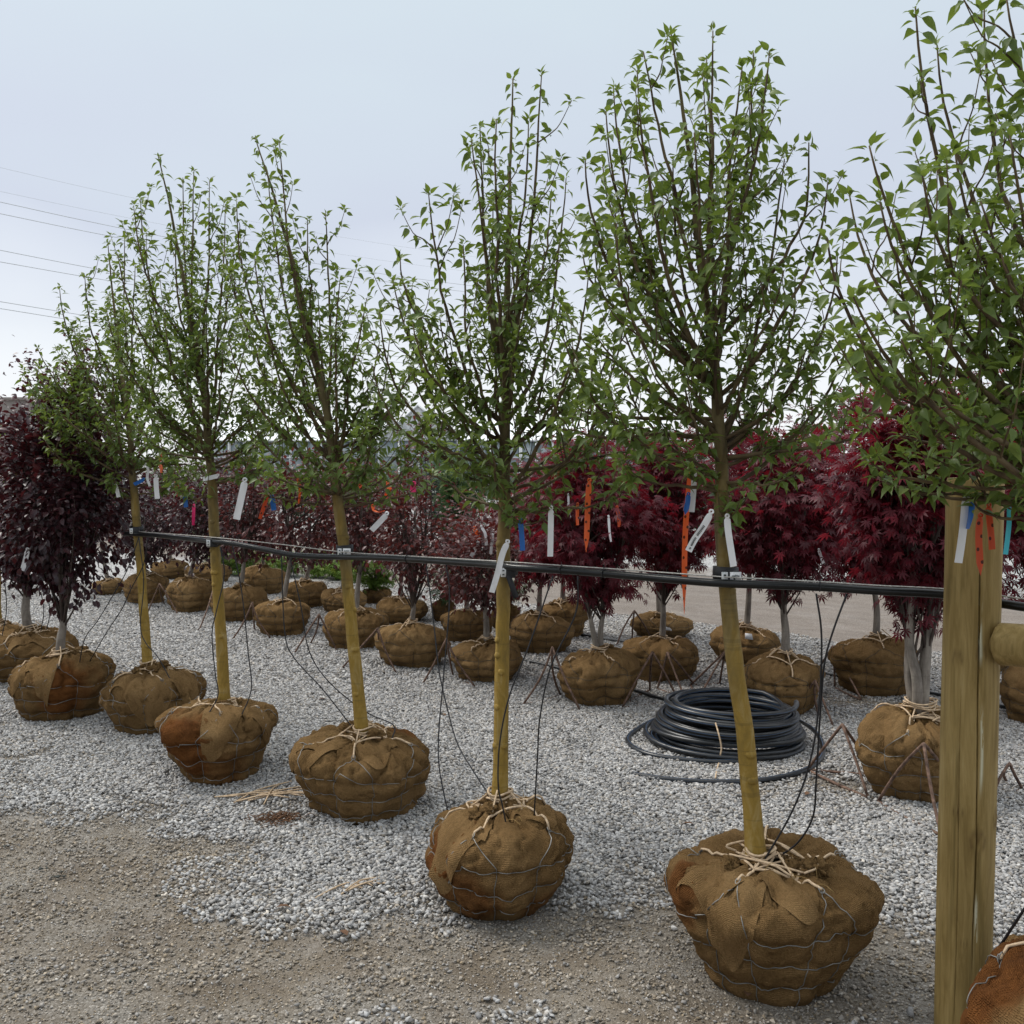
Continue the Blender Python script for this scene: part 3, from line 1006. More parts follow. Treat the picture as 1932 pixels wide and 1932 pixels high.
def crumple(c, size, seed, flat=0.6):
    """a bunched knot of burlap"""
    n1, n2 = 26, 16
    u = np.linspace(0, 2 * math.pi, n1, endpoint=False)
    v = np.linspace(0.05, math.pi - 0.05, n2)
    Vv, U = np.meshgrid(v, u, indexing='ij')
    D = np.stack([np.sin(Vv) * np.cos(U), np.sin(Vv) * np.sin(U), np.cos(Vv)], -1).reshape(-1, 3)
    n = fbm(D * 2.2 + seed, seed, 3) - 0.5
    rid = np.abs(2 * fbm(D * 3.1 + seed * 2, seed + 3, 3) - 1)
    r = 1 + 0.9 * n - 1.1 * np.clip(0.28 - rid, 0, 1) * 1.6 + 0.2 * (fbm(D * 7, seed + 9, 2) - 0.5)
    V = D * r[:, None] * size * np.array([1.0, 0.85, flat])
    a = np.random.default_rng(seed).uniform(0, 6.28)
    ca, sa_ = math.cos(a), math.sin(a)
    V = V @ np.array([[ca, sa_, 0], [-sa_, ca, 0], [0, 0, 1]]) + np.asarray(c)
    i = np.arange(n2 - 1)[:, None] * n1
    j = np.arange(n1)[None, :]
    F = np.stack([i + j, i + (j + 1) % n1, i + n1 + (j + 1) % n1, i + n1 + j], -1).reshape(-1, 4)
    uv = np.stack([U.ravel() * size, Vv.ravel() * size], 1)
    return dict(V=V, F=[F], uv=uv, stain=np.zeros(len(V)), tone=np.full(len(V), 0.4))


def flap(ball, th0, t0, dth, dt, seed, lift=0.012):
    """a loose overlapping fold of cloth lying on the ball"""
    n1, n2 = 22, 12
    a, b = np.meshgrid(np.linspace(-1, 1, n1), np.linspace(0, 1, n2))
    a, b = a.ravel(), b.ravel()
    edge = 1 + 0.35 * np.sin(a * 3 + seed) * b
    th = th0 + a * dth * (1 - 0.35 * b) + 0.25 * b * dth * math.sin(seed)
    t = t0 - b * dt * edge
    rip = 0.004 * np.sin(a * 9 + seed + b * 3) * b + lift * (0.4 + 0.6 * np.sin(b * 2.6))
    V = ball.at(th, np.clip(t, 0.1, 0.995), off=rip + 0.004)
    i = (np.arange(n2 - 1)[:, None] * n1 + np.arange(n1 - 1)[None, :]).ravel()
    F = np.stack([i, i + 1, i + n1 + 1, i + n1], 1)
    return dict(V=V, F=[F], uv=np.stack([th * ball.R, t * ball.len], 1), stain=np.zeros(len(V)), tone=np.full(len(V), 0.55))


def root_ball(tree, ball, res, stain=(), tone=0.3, hero=True, seed=0, trunk_r=0.04, stem=None):
    r = np.random.default_rng(seed + 77)
    rb = build('root_ball', [ball.mesh(res[0], res[1], stain, tone)], M['burlap'], tree)
    # wire basket
    wires = []
    wr = 0.0017 if hero else 0.0020
    ns = 5 if hero else 4
    ap = []
    nm = len(ball.mer)
    tlast = max(ball.rt)
    for k in range(nm):
        ts = np.linspace(0.17, tlast, 22)
        wob = np.cumsum(r.normal(0, 0.008, 22))
        wires.append(tube(ball.at(ball.mer[k] + wob - wob[-1], ts, off=0.0012), wr, ns))
    tap = min(ball.tw + 0.16, 0.80)
    for k in range(0, nm - 1, 2):
        a0, a1 = ball.mer[k], ball.mer[k + 1]
        if a1 < a0:
            a1 += 2 * math.pi
        am = (a0 + a1) / 2 + r.normal(0, 0.05)
        ap.append(am)
        f = np.linspace(0, 1, 12)
        for aa in (a0, a1):
            wires.append(tube(ball.at(aa + (am - aa) * np.clip(f * 1.25 - 0.25, 0, 1), tlast + (tap - tlast) * f, off=0.006), wr, ns))
        if hero:
            q = np.linspace(0, 2 * math.pi * 1.2, 14)
            wires.append(tube(ball.at(am + 0.035 * np.cos(q), tap + 0.012 * np.sin(q), off=0.010), wr, ns))
    for tr_ in ball.rt:
        n = 120 if hero else 72
        th = np.linspace(0, 2 * math.pi, n)
        wv = 0.010 * np.sin(th * r.integers(3, 6) + r.uniform(0, 6)) + 0.006 * np.sin(th * 11)
        if hero:
            for q in r.uniform(0, 6.28, 4):      # tightening crimps
                d = (th - q + math.pi) % (2 * math.pi) - math.pi
                wv = wv + np.where((d > 0) & (d < 0.28), 0.030 * (1 - d / 0.28), 0)
        wires.append(tube(ball.at(th, tr_ + wv, off=0.0022), wr, ns))
    build('wire_basket', wires, M['wire'] if hero else M['dull_wire'], rb)
    # jute lacing on top
    tw = []
    tr = 0.0046 if hero else 0.005
    tin = [0.845 + 0.06 * r.uniform() for _ in ap]
    hubs = []
    for k, am in enumerate(ap):
        f = np.linspace(0, 1, 9)
        hub = am + r.normal(0, 0.25)
        hubs.append((hub, tin[k]))
        tw.append(tube(ball.at(am + (hub - am) * f, tap + (tin[k] - tap) * f, off=0.010), tr, 5))
    for k in range(len(hubs)):
        for st in ((1, 2) if hero else (1,)):
            h0, h1 = hubs[k], hubs[(k + st) % len(hubs)]
            p0 = ball.at([h0[0]], [h0[1]], off=0.011)[0]
            p1 = ball.at([h1[0]], [h1[1]], off=0.011)[0]
            f = np.linspace(0, 1, 7)[:, None]
            pp = p0 * (1 - f) + p1 * f + np.array([0, 0, 0.012]) * np.sin(f * math.pi)
            ctr = ball.at([0.0], [0.96])[0]
            tw.append(tube(pp, tr * (1 if st == 1 else 0.85), 5))
        if r.uniform() < (0.9 if hero else 0.5):
            h0 = hubs[k]
            cc = ball.at([h0[0]], [0.99], off=0.01)[0]
            tw.append(tube(path([ball.at([h0[0]], [h0[1]], off=0.011)[0], cc + np.array([0, 0, 0.03])], 5), tr * 0.8, 5))
    if hero:
        for k in range(9):
            h0, h1 = hubs[r.integers(len(hubs))], hubs[r.integers(len(hubs))]
            p0 = ball.at([h0[0] + r.normal(0, 0.2)], [h0[1]], off=0.012)[0]
            p1 = ball.at([h1[0] + r.normal(0, 0.4)], [r.uniform(0.86, 0.97)], off=0.012)[0]
            mid = (p0 + p1) / 2 + r.normal(0, 0.025, 3) * np.array([1, 1, 0.3]) + np.array([0, 0, 0.008])
            tw.append(tube(path([p0, mid, p1], 10), tr * 0.85, 5))
    # wraps around the stem
    c = ball.c + np.array([0, 0, 0]) if stem is None else np.array([stem[0], stem[1], 0])
    ztop = ball.top()
    for k in range(3 if hero else 2):
        q = np.linspace(0, 2 * math.pi, 22)
        rr = trunk_r * 1.25 + 0.008 + 0.006 * np.sin(3 * q + k)
        tw.append(tube(np.stack([c[0] + rr * np.cos(q), c[1] + rr * np.sin(q), ztop + 0.012 + 0.014 * k + 0.006 * np.sin(q * 2 + k)], 1), tr, 5))
    build('twine', tw, M['twine'], rb)
    # bunches and flaps
    nk = 8 if hero else 2
    for k in range(nk):
        a = r.uniform(0, 6.28)
        t0 = r.uniform(0.86, 0.97)
        p = ball.at([a], [t0])[0]
        build('burlap_knot', [crumple(p + np.array([0, 0, 0.004]), r.uniform(0.030, 0.052) * (1.0 if hero else 0.9), seed * 13 + k, 0.6)], M['burlap'], rb)
    if hero:
        for k in range(2):
            build('burlap_flap', [flap(ball, -1.0 - k * 1.5 + r.normal(0, 0.5), r.uniform(0.92, 0.97), r.uniform(0.6, 0.95), r.uniform(0.14, 0.42), seed + k, 0.004)], M['burlap'], rb)
        th = []
        for k in range(40):
            a, t0 = r.uniform(0, 6.28), r.uniform(0.80, 0.97)
            p = ball.at([a], [t0], off=0.003)[0]
            d = r.normal(0, 1, 3) * np.array([1, 1, 0.35])
            d = d / np.linalg.norm(d) * r.uniform(0.02, 0.07)
            th.append(tube(path([p, p + d * 0.5 + np.array([0, 0, 0.012]), p + d], 6), 0.0009, 3, cap=False))
        build('loose_threads', th, M['fray'], rb)['kind'] = 'stuff'
    return rb


# ------------------------------------------------------------------ leaves
def pear_leaf_template():
    # petiole then a folded, arched blade with a pointed tip
    xs = [0.0, 0.30]
    V = [(0, -0.012, 0), (0, 0.012, 0), (0.30, -0.010, 0.03), (0.30, 0.010, 0.03)]
    st = [(0.30, 0.03), (0.46, 0.185), (0.64, 0.235), (0.90, 0.165), (1.14, 0.055)]
    base = len(V)
    for x, wd in st:
        u = (x - 0.30) / 1.0
        z = 0.03 + 0.10 * u - 0.34 * u * u
        V += [(x, -wd, z + wd * 0.42), (x, 0, z), (x, wd, z + wd * 0.42)]
    V.append((1.32, 0, 0.03 + 0.10 - 0.36))
    T = []
    Q = [(0, 1, 3, 2)]
    for k in range(len(st) - 1):
        a = base + 3 * k
        Q += [(a, a + 1, a + 4, a + 3), (a + 1, a + 2, a + 5, a + 4)]
    a = base + 3 * (len(st) - 1)
    tip = len(V) - 1
    T += [(a, a + 1, tip), (a + 1, a + 2, tip)]
    return np.array(V, float), [np.array(Q), np.array(T)]


def oval_leaf_template():
    V = [(0, 0, 0), (0.35, -0.27, 0.09), (0.35, 0, 0.02), (0.35, 0.27, 0.09), (0.72, -0.24, 0.04), (0.72, 0, -0.06), (0.72, 0.24, 0.04), (1.0, 0, -0.16)]
    return np.array(V, float), [np.array([(1, 2, 5, 4), (2, 3, 6, 5)]), np.array([(0, 2, 1), (0, 3, 2), (4, 5, 7), (5, 6, 7)])]


def maple_leaf_template():
    V, T = [(0.0, 0.0, 0.0)], []
    for a, L in ((-115, 0.42), (-72, 0.70), (-35, 0.92), (0, 1.05), (35, 0.92), (72, 0.70), (115, 0.42)):
        a = R(a)
        c, s = math.cos(a), math.sin(a)
        wd = 0.105 * L + 0.02
        k = len(V)
        droop = -0.30 * L * L
        V += [(0.5 * L * c + wd * s, 0.5 * L * s - wd * c, -0.05 * L), (0.5 * L * c - wd * s, 0.5 * L * s + wd * c, -0.05 * L), (L * c, L * s, droop)]
        T += [(0, k, k + 1), (k, k + 2, k + 1)]
    return np.array(V, float), [np.array(T)]


def needle_spray_template():
    V, T = [], []
    for a in (-50, -18, 18, 50):
        a = R(a)
        c, s = math.cos(a), math.sin(a)
        k = len(V)
        V += [(0, 0, 0), (0.6 * c + 0.10 * s, 0.6 * s - 0.10 * c, 0.02), (0.6 * c - 0.10 * s, 0.6 * s + 0.10 * c, 0.02), (c, s, -0.1)]
        T += [(k, k + 1, k + 2), (k + 1, k + 3, k + 2)]
    return np.array(V, float), [np.array(T)]


TPL = dict(pear=pear_leaf_template(), oval=oval_leaf_template(), maple=maple_leaf_template(), spray=needle_spray_template())
LEAFMESH = {}


def leaf_meshes(tpl, mat):
    if (tpl, mat) not in LEAFMESH:
        TV, TF = TPL[tpl]
        LEAFMESH[(tpl, mat)] = [make_mesh('leaf', [dict(V=TV, F=list(TF), tint=np.full(len(TV), v))], M[mat]) for v in (0.15, 0.4, 0.6, 0.85)]
    return LEAFMESH[(tpl, mat)]


def foliage(tree, tpl, mat, P, X, Z, S, tint, nsingle, view_rank=True):
    """the leaves that show largest become objects of their own, the others one mass"""
    n = len(P)
    O = ORIG[tree.name]
    single = np.array([], int)
    if nsingle:
        c = np.array([0, 0, CAM_H])
        d = np.linalg.norm(P - c, axis=1)
        Xn = X / np.linalg.norm(X, axis=1)[:, None]
        Yn = np.cross(Z, Xn)
        Yn /= np.maximum(np.linalg.norm(Yn, axis=1), 1e-9)[:, None]
        Nn = np.cross(Xn, Yn)
        facing = np.abs(((c - P) / d[:, None] * Nn).sum(1))
        single = np.argsort(-(S / d) ** 2 * (0.15 + facing))[:nsingle]
        ms = leaf_meshes(tpl, mat)
        for k in single:
            o = bpy.data.objects.new('leaf', ms[min(3, int(tint[k] * 4))])
            COL.objects.link(o)
            o.parent = tree
            m = rotmat(X[k], Z[k]) * S[k]
            o.matrix_local = Matrix(((*m[0], P[k, 0] - O[0]), (*m[1], P[k, 1] - O[1]), (*m[2], P[k, 2] - O[2]), (0, 0, 0, 1)))
    rest = np.setdiff1d(np.arange(n), single)
    TV, TF = TPL[tpl]
    o = build('crown', [scatter(TV, TF, P[rest], X[rest], Z[rest], S[rest], tint[rest])], M[mat], tree)
    o['kind'] = 'stuff'
    return o


def nrmz(v):
    return v / max(np.linalg.norm(v), 1e-9)


# ------------------------------------------------------------------ pear trees
def pear_tree(base, ball, trunk, tips, seed, label, nsingle=300, lim_lo=1.5, trunk_r=0.043, stain=(), tone=0.25, res=(170, 96), group='pear trees tied to the black pipe', dens=1.0, low=(), skirt=1.0):
    r = np.random.default_rng(seed)
    tree = empty('pear_tree', base)
    tag(tree, label, 'tree', group)
    ztop = ball.top()
    root_ball(tree, ball, res, stain, tone, True, seed, trunk_r, trunk[0])
    tp = path(trunk, 46)
    tp[:, :2] += np.cumsum(r.normal(0, 0.0016, (len(tp), 2)), 0)
    zt = tp[:, 2]
    top = zt[-1]
    f = (zt - zt[0]) / (top - zt[0])
    rad = trunk_r * (0.26 * np.exp(-np.maximum(zt - ztop, 0) / 0.05) + 1.0 - 0.16 * np.clip(f / 0.4, 0, 1))
    rad = np.where(f > 0.4, trunk_r * (0.76 * (1 - (f - 0.4) / 0.6) ** 1.1 + 0.08), rad)
    rad = rad * (1 + 0.05 * (vnoise(np.stack([zt * 14, 0 * zt, 0 * zt + seed], 1), seed) - 0.5))
    tparts = [tube(tp, rad, 14)]
    # pruning scars on the clear stem
    for k in range(7):
        z = r.uniform(ztop + 0.12, lim_lo - 0.05)
        i = np.argmin(np.abs(zt - z))
        a = r.uniform(-2.9, -0.2)
        d = np.array([math.cos(a), math.sin(a), 0.25])
        tparts.append(tube(np.array([tp[i] + d * rad[i] * 0.6, tp[i] + d * rad[i] * 1.0, tp[i] + d * rad[i] * 1.12]), [0.016, 0.014, 0.006], 8))
    tr_o = build('trunk', tparts, M['pear_bark'], tree)
    LP, LX, LZ, LS, LT = [], [], [], [], []

    def leaf(p, d, size, ti):
        LP.append(p)
        LX.append(d)
        LZ.append(np.array([0, 0, 1.0]) + r.normal(0, 0.42, 3))
        LS.append(size)
        LT.append(ti)

    def leaves_along(pth, t0, step, m, size):
        seg = np.linalg.norm(np.diff(pth, axis=0), axis=1)
        L = np.concatenate([[0], np.cumsum(seg)])
        s = t0 * L[-1]
        az = r.uniform(0, 6.28)
        while s < L[-1]:
            i = min(np.searchsorted(L, s), len(pth) - 1)
            p = pth[i] if i == 0 else pth[i - 1] + (pth[i] - pth[i - 1]) * (s - L[i - 1]) / max(seg[i - 1], 1e-6)
            for q in range(max(1, r.poisson(m))):
                az += 2.4 + r.normal(0, 0.5)
                el = r.normal(-0.38, 0.5)
                d = np.array([math.cos(az), math.sin(az), el])
                leaf(p, d, size * r.uniform(0.65, 1.25), np.clip(r.beta(2, 3) + 0.15 * s / L[-1], 0, 1))
            s += step * r.uniform(0.6, 1.5)
        for q in range(7):
            az += 2.4 + r.normal(0, 0.6)
            k = -1 if len(pth) < 4 or q < 2 else -1 - r.integers(0, 2)
            g = r.uniform(0, 1)
            p = pth[-1] * (1 - 0.35 * g) + pth[k - 1] * 0.35 * g
            leaf(p, np.array([math.cos(az), math.sin(az), r.uniform(-0.2, 1.6)]), size * r.uniform(0.45, 1.0), r.uniform(0.4, 1.0))

    size = 0.044
    # the leader's own leaves
    hi = tp[f > 0.62]
    leaves_along(hi, 0.1, 0.026 / dens, 1.7, size)
    # fill the skirt of the crown
    tips = list(tips)
    for k in range(int(9 * dens)):
        a = r.uniform(0, 6.28)
        z = lim_lo + r.uniform(0.12, 0.85)
        rr = r.uniform(0.28, 0.56) * skirt
        tips.append(np.array([np.interp(z, zt, tp[:, 0]) + rr * math.cos(a), np.interp(z, zt, tp[:, 1]) + rr * math.sin(a), z]))
    allt = [(np.asarray(t, float), False) for t in tips] + [(np.asarray(t, float), True) for t in low]
    for (E, islow) in allt:
        hz = np.linalg.norm(E[:2] - np.array([np.interp(E[2], zt, tp[:, 0]), np.interp(E[2], zt, tp[:, 1])]))
        u = np.clip(0.50 - 0.55 * hz + r.normal(0, 0.10), 0.0, 0.62)
        za = lim_lo + max(E[2] - lim_lo, 0.05) * u
        if islow:
            za = np.clip(E[2] - r.uniform(0.0, 0.12), ztop + 0.25, E[2])
        if not islow:
            za = max(za, lim_lo + abs(r.normal(0, 0.16)))
            za = min(za, max(E[2] - 0.03, lim_lo - 0.05))
        za = min(za, top - 0.2)
        S = np.array([np.interp(za, zt, tp[:, 0]), np.interp(za, zt, tp[:, 1]), za])
        rb_ = np.interp(za, zt, rad)
        h = E - S
        hh = np.array([h[0], h[1], 0])
        dz = h[2]
        c1 = S + hh * 0.50 + np.array([0, 0, 0.20 * dz])
        c2 = E - hh * 0.10 - np.array([0, 0, 0.45 * dz])
        t = np.linspace(0, 1, 18)[:, None]
        pth = S * (1 - t) ** 3 + 3 * c1 * t * (1 - t) ** 2 + 3 * c2 * t * t * (1 - t) + E * t ** 3
        wob = np.cumsum(r.normal(0, 0.0045, (18, 3)), 0)
        pth = pth + wob * np.sin(t * math.pi)
        Ln = np.linalg.norm(np.diff(pth, axis=0), axis=1).sum()
        r0 = min(0.0036 + 0.0040 * Ln, rb_ * 0.60)
        if islow:
            r0 = 0.0045
        parts = [tube(pth, r0 * (1 - t[:, 0]) ** 0.8 + 0.0019, 7)]
        leaves_along(pth, 0.30 if not islow else 0.40, 0.036 / dens, 1.6, size)
        ns = int(np.clip(Ln * 7.0 * dens, 3, 12)) if not islow else 4
        for q in range(ns):
            tq = r.uniform(0.16, 0.92)
            i = int(tq * 17)
            p = pth[i]
            tg = nrmz(pth[min(i + 1, 17)] - pth[max(i - 1, 0)])
            a = r.uniform(0, 6.28)
            out = np.array([math.cos(a), math.sin(a), 0])
            away = nrmz(np.array([p[0] - S[0], p[1] - S[1], 0]) + 1e-6)
            d = nrmz(tg * 0.4 + out * 0.75 + away * 0.30 + np.array([0, 0, 0.50]))
            Lq = r.uniform(0.07, 0.34) * (1.15 - 0.6 * tq)
            e = p + d * Lq * 0.6
            e2 = e + nrmz(d + np.array([0, 0, 0.85])) * Lq * 0.55
            sp = path([p, p + d * Lq * 0.3 + r.normal(0, 0.006, 3), e, e2], 8)
            parts.append(tube(sp, np.linspace(0.0024 + 0.003 * Lq, 0.0012, len(sp)), 5))
            leaves_along(sp, 0.10, 0.032 / dens, 1.7, size)
        build('limb', parts, M['pear_limb'], tr_o)
    P, X, Z, S_, T_ = map(np.array, (LP, LX, LZ, LS, LT))
    foliage(tree, 'pear', 'pear_leaf', P, X, Z, S_, T_, nsingle)
    return tree


# ------------------------------------------------------------------ bushy trees (maples, plums, others)
def bushy_tree(name, base, ball, crown_c, crown_r, seed, label, leafmat, tpl, nleaf, size, nsingle=0, group=None, res=(96, 48), tone=0.5, trunk_r=0.026, nlimb=9, ntip=60,
               bark='grey_bark', multi=1, hero=False, stain=(), clump=0.13, flat=0.45, first=None, spires=(), droop=0.15):
    r = np.random.default_rng(seed)
    tree = empty(name, base)
    tag(tree, label, 'tree', group)
    ztop = 0.0
    if ball is not None:
        ztop = ball.top()
        root_ball(tree, ball, res, stain, tone, hero, seed, trunk_r * (1.6 if multi > 1 else 1))
    C, Rr = np.asarray(crown_c, float), np.asarray(crown_r, float)
    b = np.array([base[0], base[1], max(ztop - 0.06, 0.0)])
    zf = first if first is not None else C[2] - Rr[2] * 0.80
    fork = np.array([b[0] + (C[0] - b[0]) * 0.45, b[1] + (C[1] - b[1]) * 0.45, max(zf, ztop + 0.06)])
    tops = []
    tparts = []
    for k in range(multi):
        a = k / multi * 6.28 + r.uniform(0, 1)
        sp = 0.0 if multi == 1 else 1.0
        d = np.array([math.cos(a), math.sin(a), 0]) * sp
        topk = C + d * Rr * 0.35 + np.array([0, 0, Rr[2] * (0.55 if multi == 1 else 0.35)])
        fk = fork + d * 0.06
        pth = path([b + d * 0.012, b + (fk - b) * 0.5 + d * 0.01 + r.normal(0, 0.008, 3) * np.array([1, 1, 0]), fk, (fk + topk) / 2 + r.normal(0, 0.03, 3), topk], 24)
        zf_ = np.linspace(0, 1, len(pth))
        tparts.append(tube(pth, trunk_r * (0.8 if multi > 1 else 1) * (1.15 - 0.3 * np.clip(zf_ / 0.35, 0, 1) - 0.72 * np.clip((zf_ - 0.35) / 0.65, 0, 1)), 10))
        tops.append(pth)
    tr_o = build('trunk', tparts, M[bark], tree)
    # tips through the crown, thicker towards its skin
    tip = []
    while len(tip) < ntip:
        q = r.normal(size=3)
        q = q / np.linalg.norm(q) * r.uniform(0.12, 1) ** 0.42
        bulge = 0.78 + 0.44 * vnoise((q[None] * 1.9 + seed * 3.7), seed)[0]
        tip.append(C + q * Rr * bulge)
    tip = np.array(tip)
    for (x, y, z) in spires:
        tip = np.vstack([tip, [[x, y, z]]])
    order = np.arctan2(tip[:, 1] - C[1], tip[:, 0] - C[0]) + r.normal(0, 0.3, len(tip))
    groups = np.array_split(np.argsort(order), nlimb)
    limb_paths = []
    for gidx in groups:
        if len(gidx) == 0:
            continue
        parts = []
        tr_p = tops[r.integers(len(tops))]
        hub_t = tip[gidx].mean(0)
        si = r.integers(int(len(tr_p) * 0.42), int(len(tr_p) * 0.78))
        S = tr_p[si]
        main = path([S, S + (hub_t - S) * 0.5 + np.array([0, 0, 0.10 * Rr[2] * r.uniform(-0.6, 0.6)]), hub_t], 12)
        parts.append(tube(main, np.linspace(trunk_r * 0.42, trunk_r * 0.20, len(main)), 6))
        for k in gidx:
            j = r.integers(3, len(main))
            s = main[j]
            e = tip[k]
            if e[2] < s[2]:
                s = tr_p[r.integers(int(len(tr_p) * 0.36), int(len(tr_p) * 0.5))]
            mid = s + (e - s) * 0.55 + r.normal(0, 0.025, 3) + np.array([0, 0, droop * 0.25 * np.linalg.norm(e - s)])
            br = path([s, mid, e], 9)
            parts.append(tube(br, np.linspace(trunk_r * 0.19 + 0.0012, 0.0016, len(br)), 5))
            limb_paths.append(br)
        build('limb', parts, M[bark if bark == 'dark_bark' else 'dark_bark'], tr_o)
    # leaves in clumps round the tips and along the outer half of the twigs
    n = nleaf
    ti = r.integers(0, len(tip), n)
    P = tip[ti] + r.normal(size=(n, 3)) * np.array([clump, clump, clump * flat])
    nb = n // 3
    br = [limb_paths[k] for k in r.integers(0, len(limb_paths), nb)]
    P[:nb] = np.array([q[r.integers(len(q) // 3, len(q))] for q in br]) + r.normal(size=(nb, 3)) * np.array([clump, clump, clump * flat]) * 0.42
    if spires:
        sp_ = np.array(spires)
        ms = n // 14
        kk = r.integers(0, len(sp_), ms)
        fr = r.uniform(0, 1, ms)[:, None]
        anchor = C + (sp_[kk] - C) * 0.45
        P[nb:nb + ms] = anchor * (1 - fr) + sp_[kk] * fr + r.normal(size=(ms, 3)) * 0.045 * (1.4 - fr)
    P = P[P[:, 2] > 0.05]
    n = len(P)
    out = P - C
    out /= np.maximum(np.linalg.norm(out, axis=1), 1e-6)[:, None]
    X = out * 0.8 + r.normal(size=(n, 3)) * np.array([0.7, 0.7, 0.35]) + np.array([0, 0, -droop * 2.2])
    Z = np.array([0, 0, 1.0]) + r.normal(size=(n, 3)) * 0.45
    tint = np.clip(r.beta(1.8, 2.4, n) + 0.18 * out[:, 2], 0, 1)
    foliage(tree, tpl, leafmat, P, X, Z, size * r.uniform(0.65, 1.25, n), tint, nsingle)
    return tree

# ------------------------------------------------------------------ the row of pear trees on the pipe
def ball_at(cx, cy, wpx, ytop, seed, kind, **kw):
    p = G(cx, cy)
    Rb = npx(wpx / 2, p[1] + 0.09) * 0.985
    zt_ = AT(cx, ytop, p[1])[2]
    return Ball(p, Rb, max(zt_, 0.18), seed, kind, **kw), p


PEARS = [
    dict(b=(292, 1368, 196, 1266), kind='round', seed=12, tone=0.16, stain=(), label='pear tree on the pipe with plain olive ball, nearest the pipe\'s open end',
         trunk=[(279, 1262), (268, 1110), (258, 985), (250, 900), (238, 780), (215, 600), (200, 458)],
         tips=[(235, 445), (160, 520), (112, 540), (70, 655), (255, 500), (285, 575), (100, 700), (60, 745), (110, 790), (300, 650), (320, 760), (220, 620), (180, 650), (140, 620), (85, 830), (150, 720), (270, 700), (205, 560), (300, 830)],
         low=[(212, 915), (330, 905)], dens=1.2, ns=200, r=0.0305),
    dict(b=(415, 1457, 236, 1328), kind='cone', seed=23, tone=0.34, stain=((-2.0, 0.55, 0.75, 0.30, 1.0), (-1.2, 0.35, 0.5, 0.15, 0.6)), label='pear tree on the pipe, ball with large dark rust patch in front',
         trunk=[(425, 1320), (413, 1150), (404, 985), (398, 900), (385, 740), (345, 500), (302, 296)],
         tips=[(345, 335), (366, 318), (395, 342), (252, 388), (265, 375), (425, 385), (222, 480), (442, 480), (330, 440), (272, 540), (470, 600), (232, 640), (500, 720), (310, 600), (390, 560), (515, 800), (262, 800), (420, 660), (350, 700), (200, 580), (455, 760)],
         low=[(345, 928), (462, 905)], dens=1.2, ns=220, r=0.0315),
    dict(b=(682, 1521, 251, 1388), kind='tub', seed=34, tone=0.22, stain=((0.6, 0.82, 0.5, 0.14, 0.8), (3.6, 0.8, 0.3, 0.1, 0.5)), label='pear tree leaning left on the pipe, two tall shoots at its top, plain brown ball',
         trunk=[(685, 1378), (663, 1200), (645, 1030), (633, 930), (612, 760), (555, 500), (482, 262)],
         tips=[(527, 266), (447, 385), (505, 330), (580, 412), (614, 402), (422, 470), (642, 525), (692, 562), (735, 640), (550, 480), (600, 560), (760, 720), (432, 640), (500, 600), (670, 660), (722, 765), (462, 760), (560, 640), (790, 650), (650, 760), (520, 720), (480, 480), (700, 840)],
         low=[(562, 905), (505, 935)], dens=1.15, ns=300, r=0.0315),
    dict(b=(943, 1694, 296, 1525), kind='round', seed=45, tone=0.20, stain=((-2.55, 0.62, 0.55, 0.22, 1.0), (-2.0, 0.40, 0.45, 0.18, 0.75), (-0.75, 0.30, 0.4, 0.10, 0.6)), label='straight pear tree on the pipe, its orange stained ball resting on bare dirt',
         trunk=[(942, 1515), (948, 1300), (954, 1100), (957, 940), (960, 800), (963, 560), (970, 350), (977, 148)],
         tips=[(1022, 138), (905, 232), (937, 224), (889, 262), (997, 228), (808, 360), (755, 485), (741, 526), (1068, 336), (1040, 372), (716, 586), (874, 462), (920, 560), (1000, 480), (1110, 520), (1150, 640), (830, 600), (780, 700), (704, 690), (1060, 560), (960, 420), (1165, 760), (860, 740), (1100, 740), (930, 380), (900, 640), (1030, 660)],
         low=[(1040, 955), (986, 978), (1160, 925), (880, 900)], ns=300, r=0.0305),
    dict(b=(1452, 1842, 362, 1618), kind='cone', seed=56, tone=0.20, stain=((3.35, 0.66, 0.35, 0.2, 0.9), (2.9, 0.5, 0.3, 0.15, 0.6)), label='leaning pear tree on the pipe beside the wooden post, with the tallest yellow trunk',
         trunk=[(1432, 1605), (1405, 1380), (1380, 1180), (1362, 1000), (1357, 880), (1348, 700), (1318, 500), (1295, 290), (1263, 60)],
         tips=[(1214, 98), (1157, 162), (1202, 132), (1143, 210), (1345, 58), (1333, 108), (1401, 122), (1422, 99), (1452, 96), (1104, 299), (1137, 311), (1526, 269), (1562, 343), (1270, 300), (1310, 250), (1380, 330), (1480, 300), (1200, 380), (1100, 480), (1064, 640), (1580, 480), (1600, 622), (1500, 520), (1250, 560), (1350, 520), (1420, 600), (1130, 640), (1180, 800), (1560, 760), (1440, 760), (1090, 770), (1290, 700), (1520, 660)],
         low=[(1190, 905), (1480, 900), (1300, 885), (1370, 955)], ns=300, r=0.0310),
]
TREE_Y = []
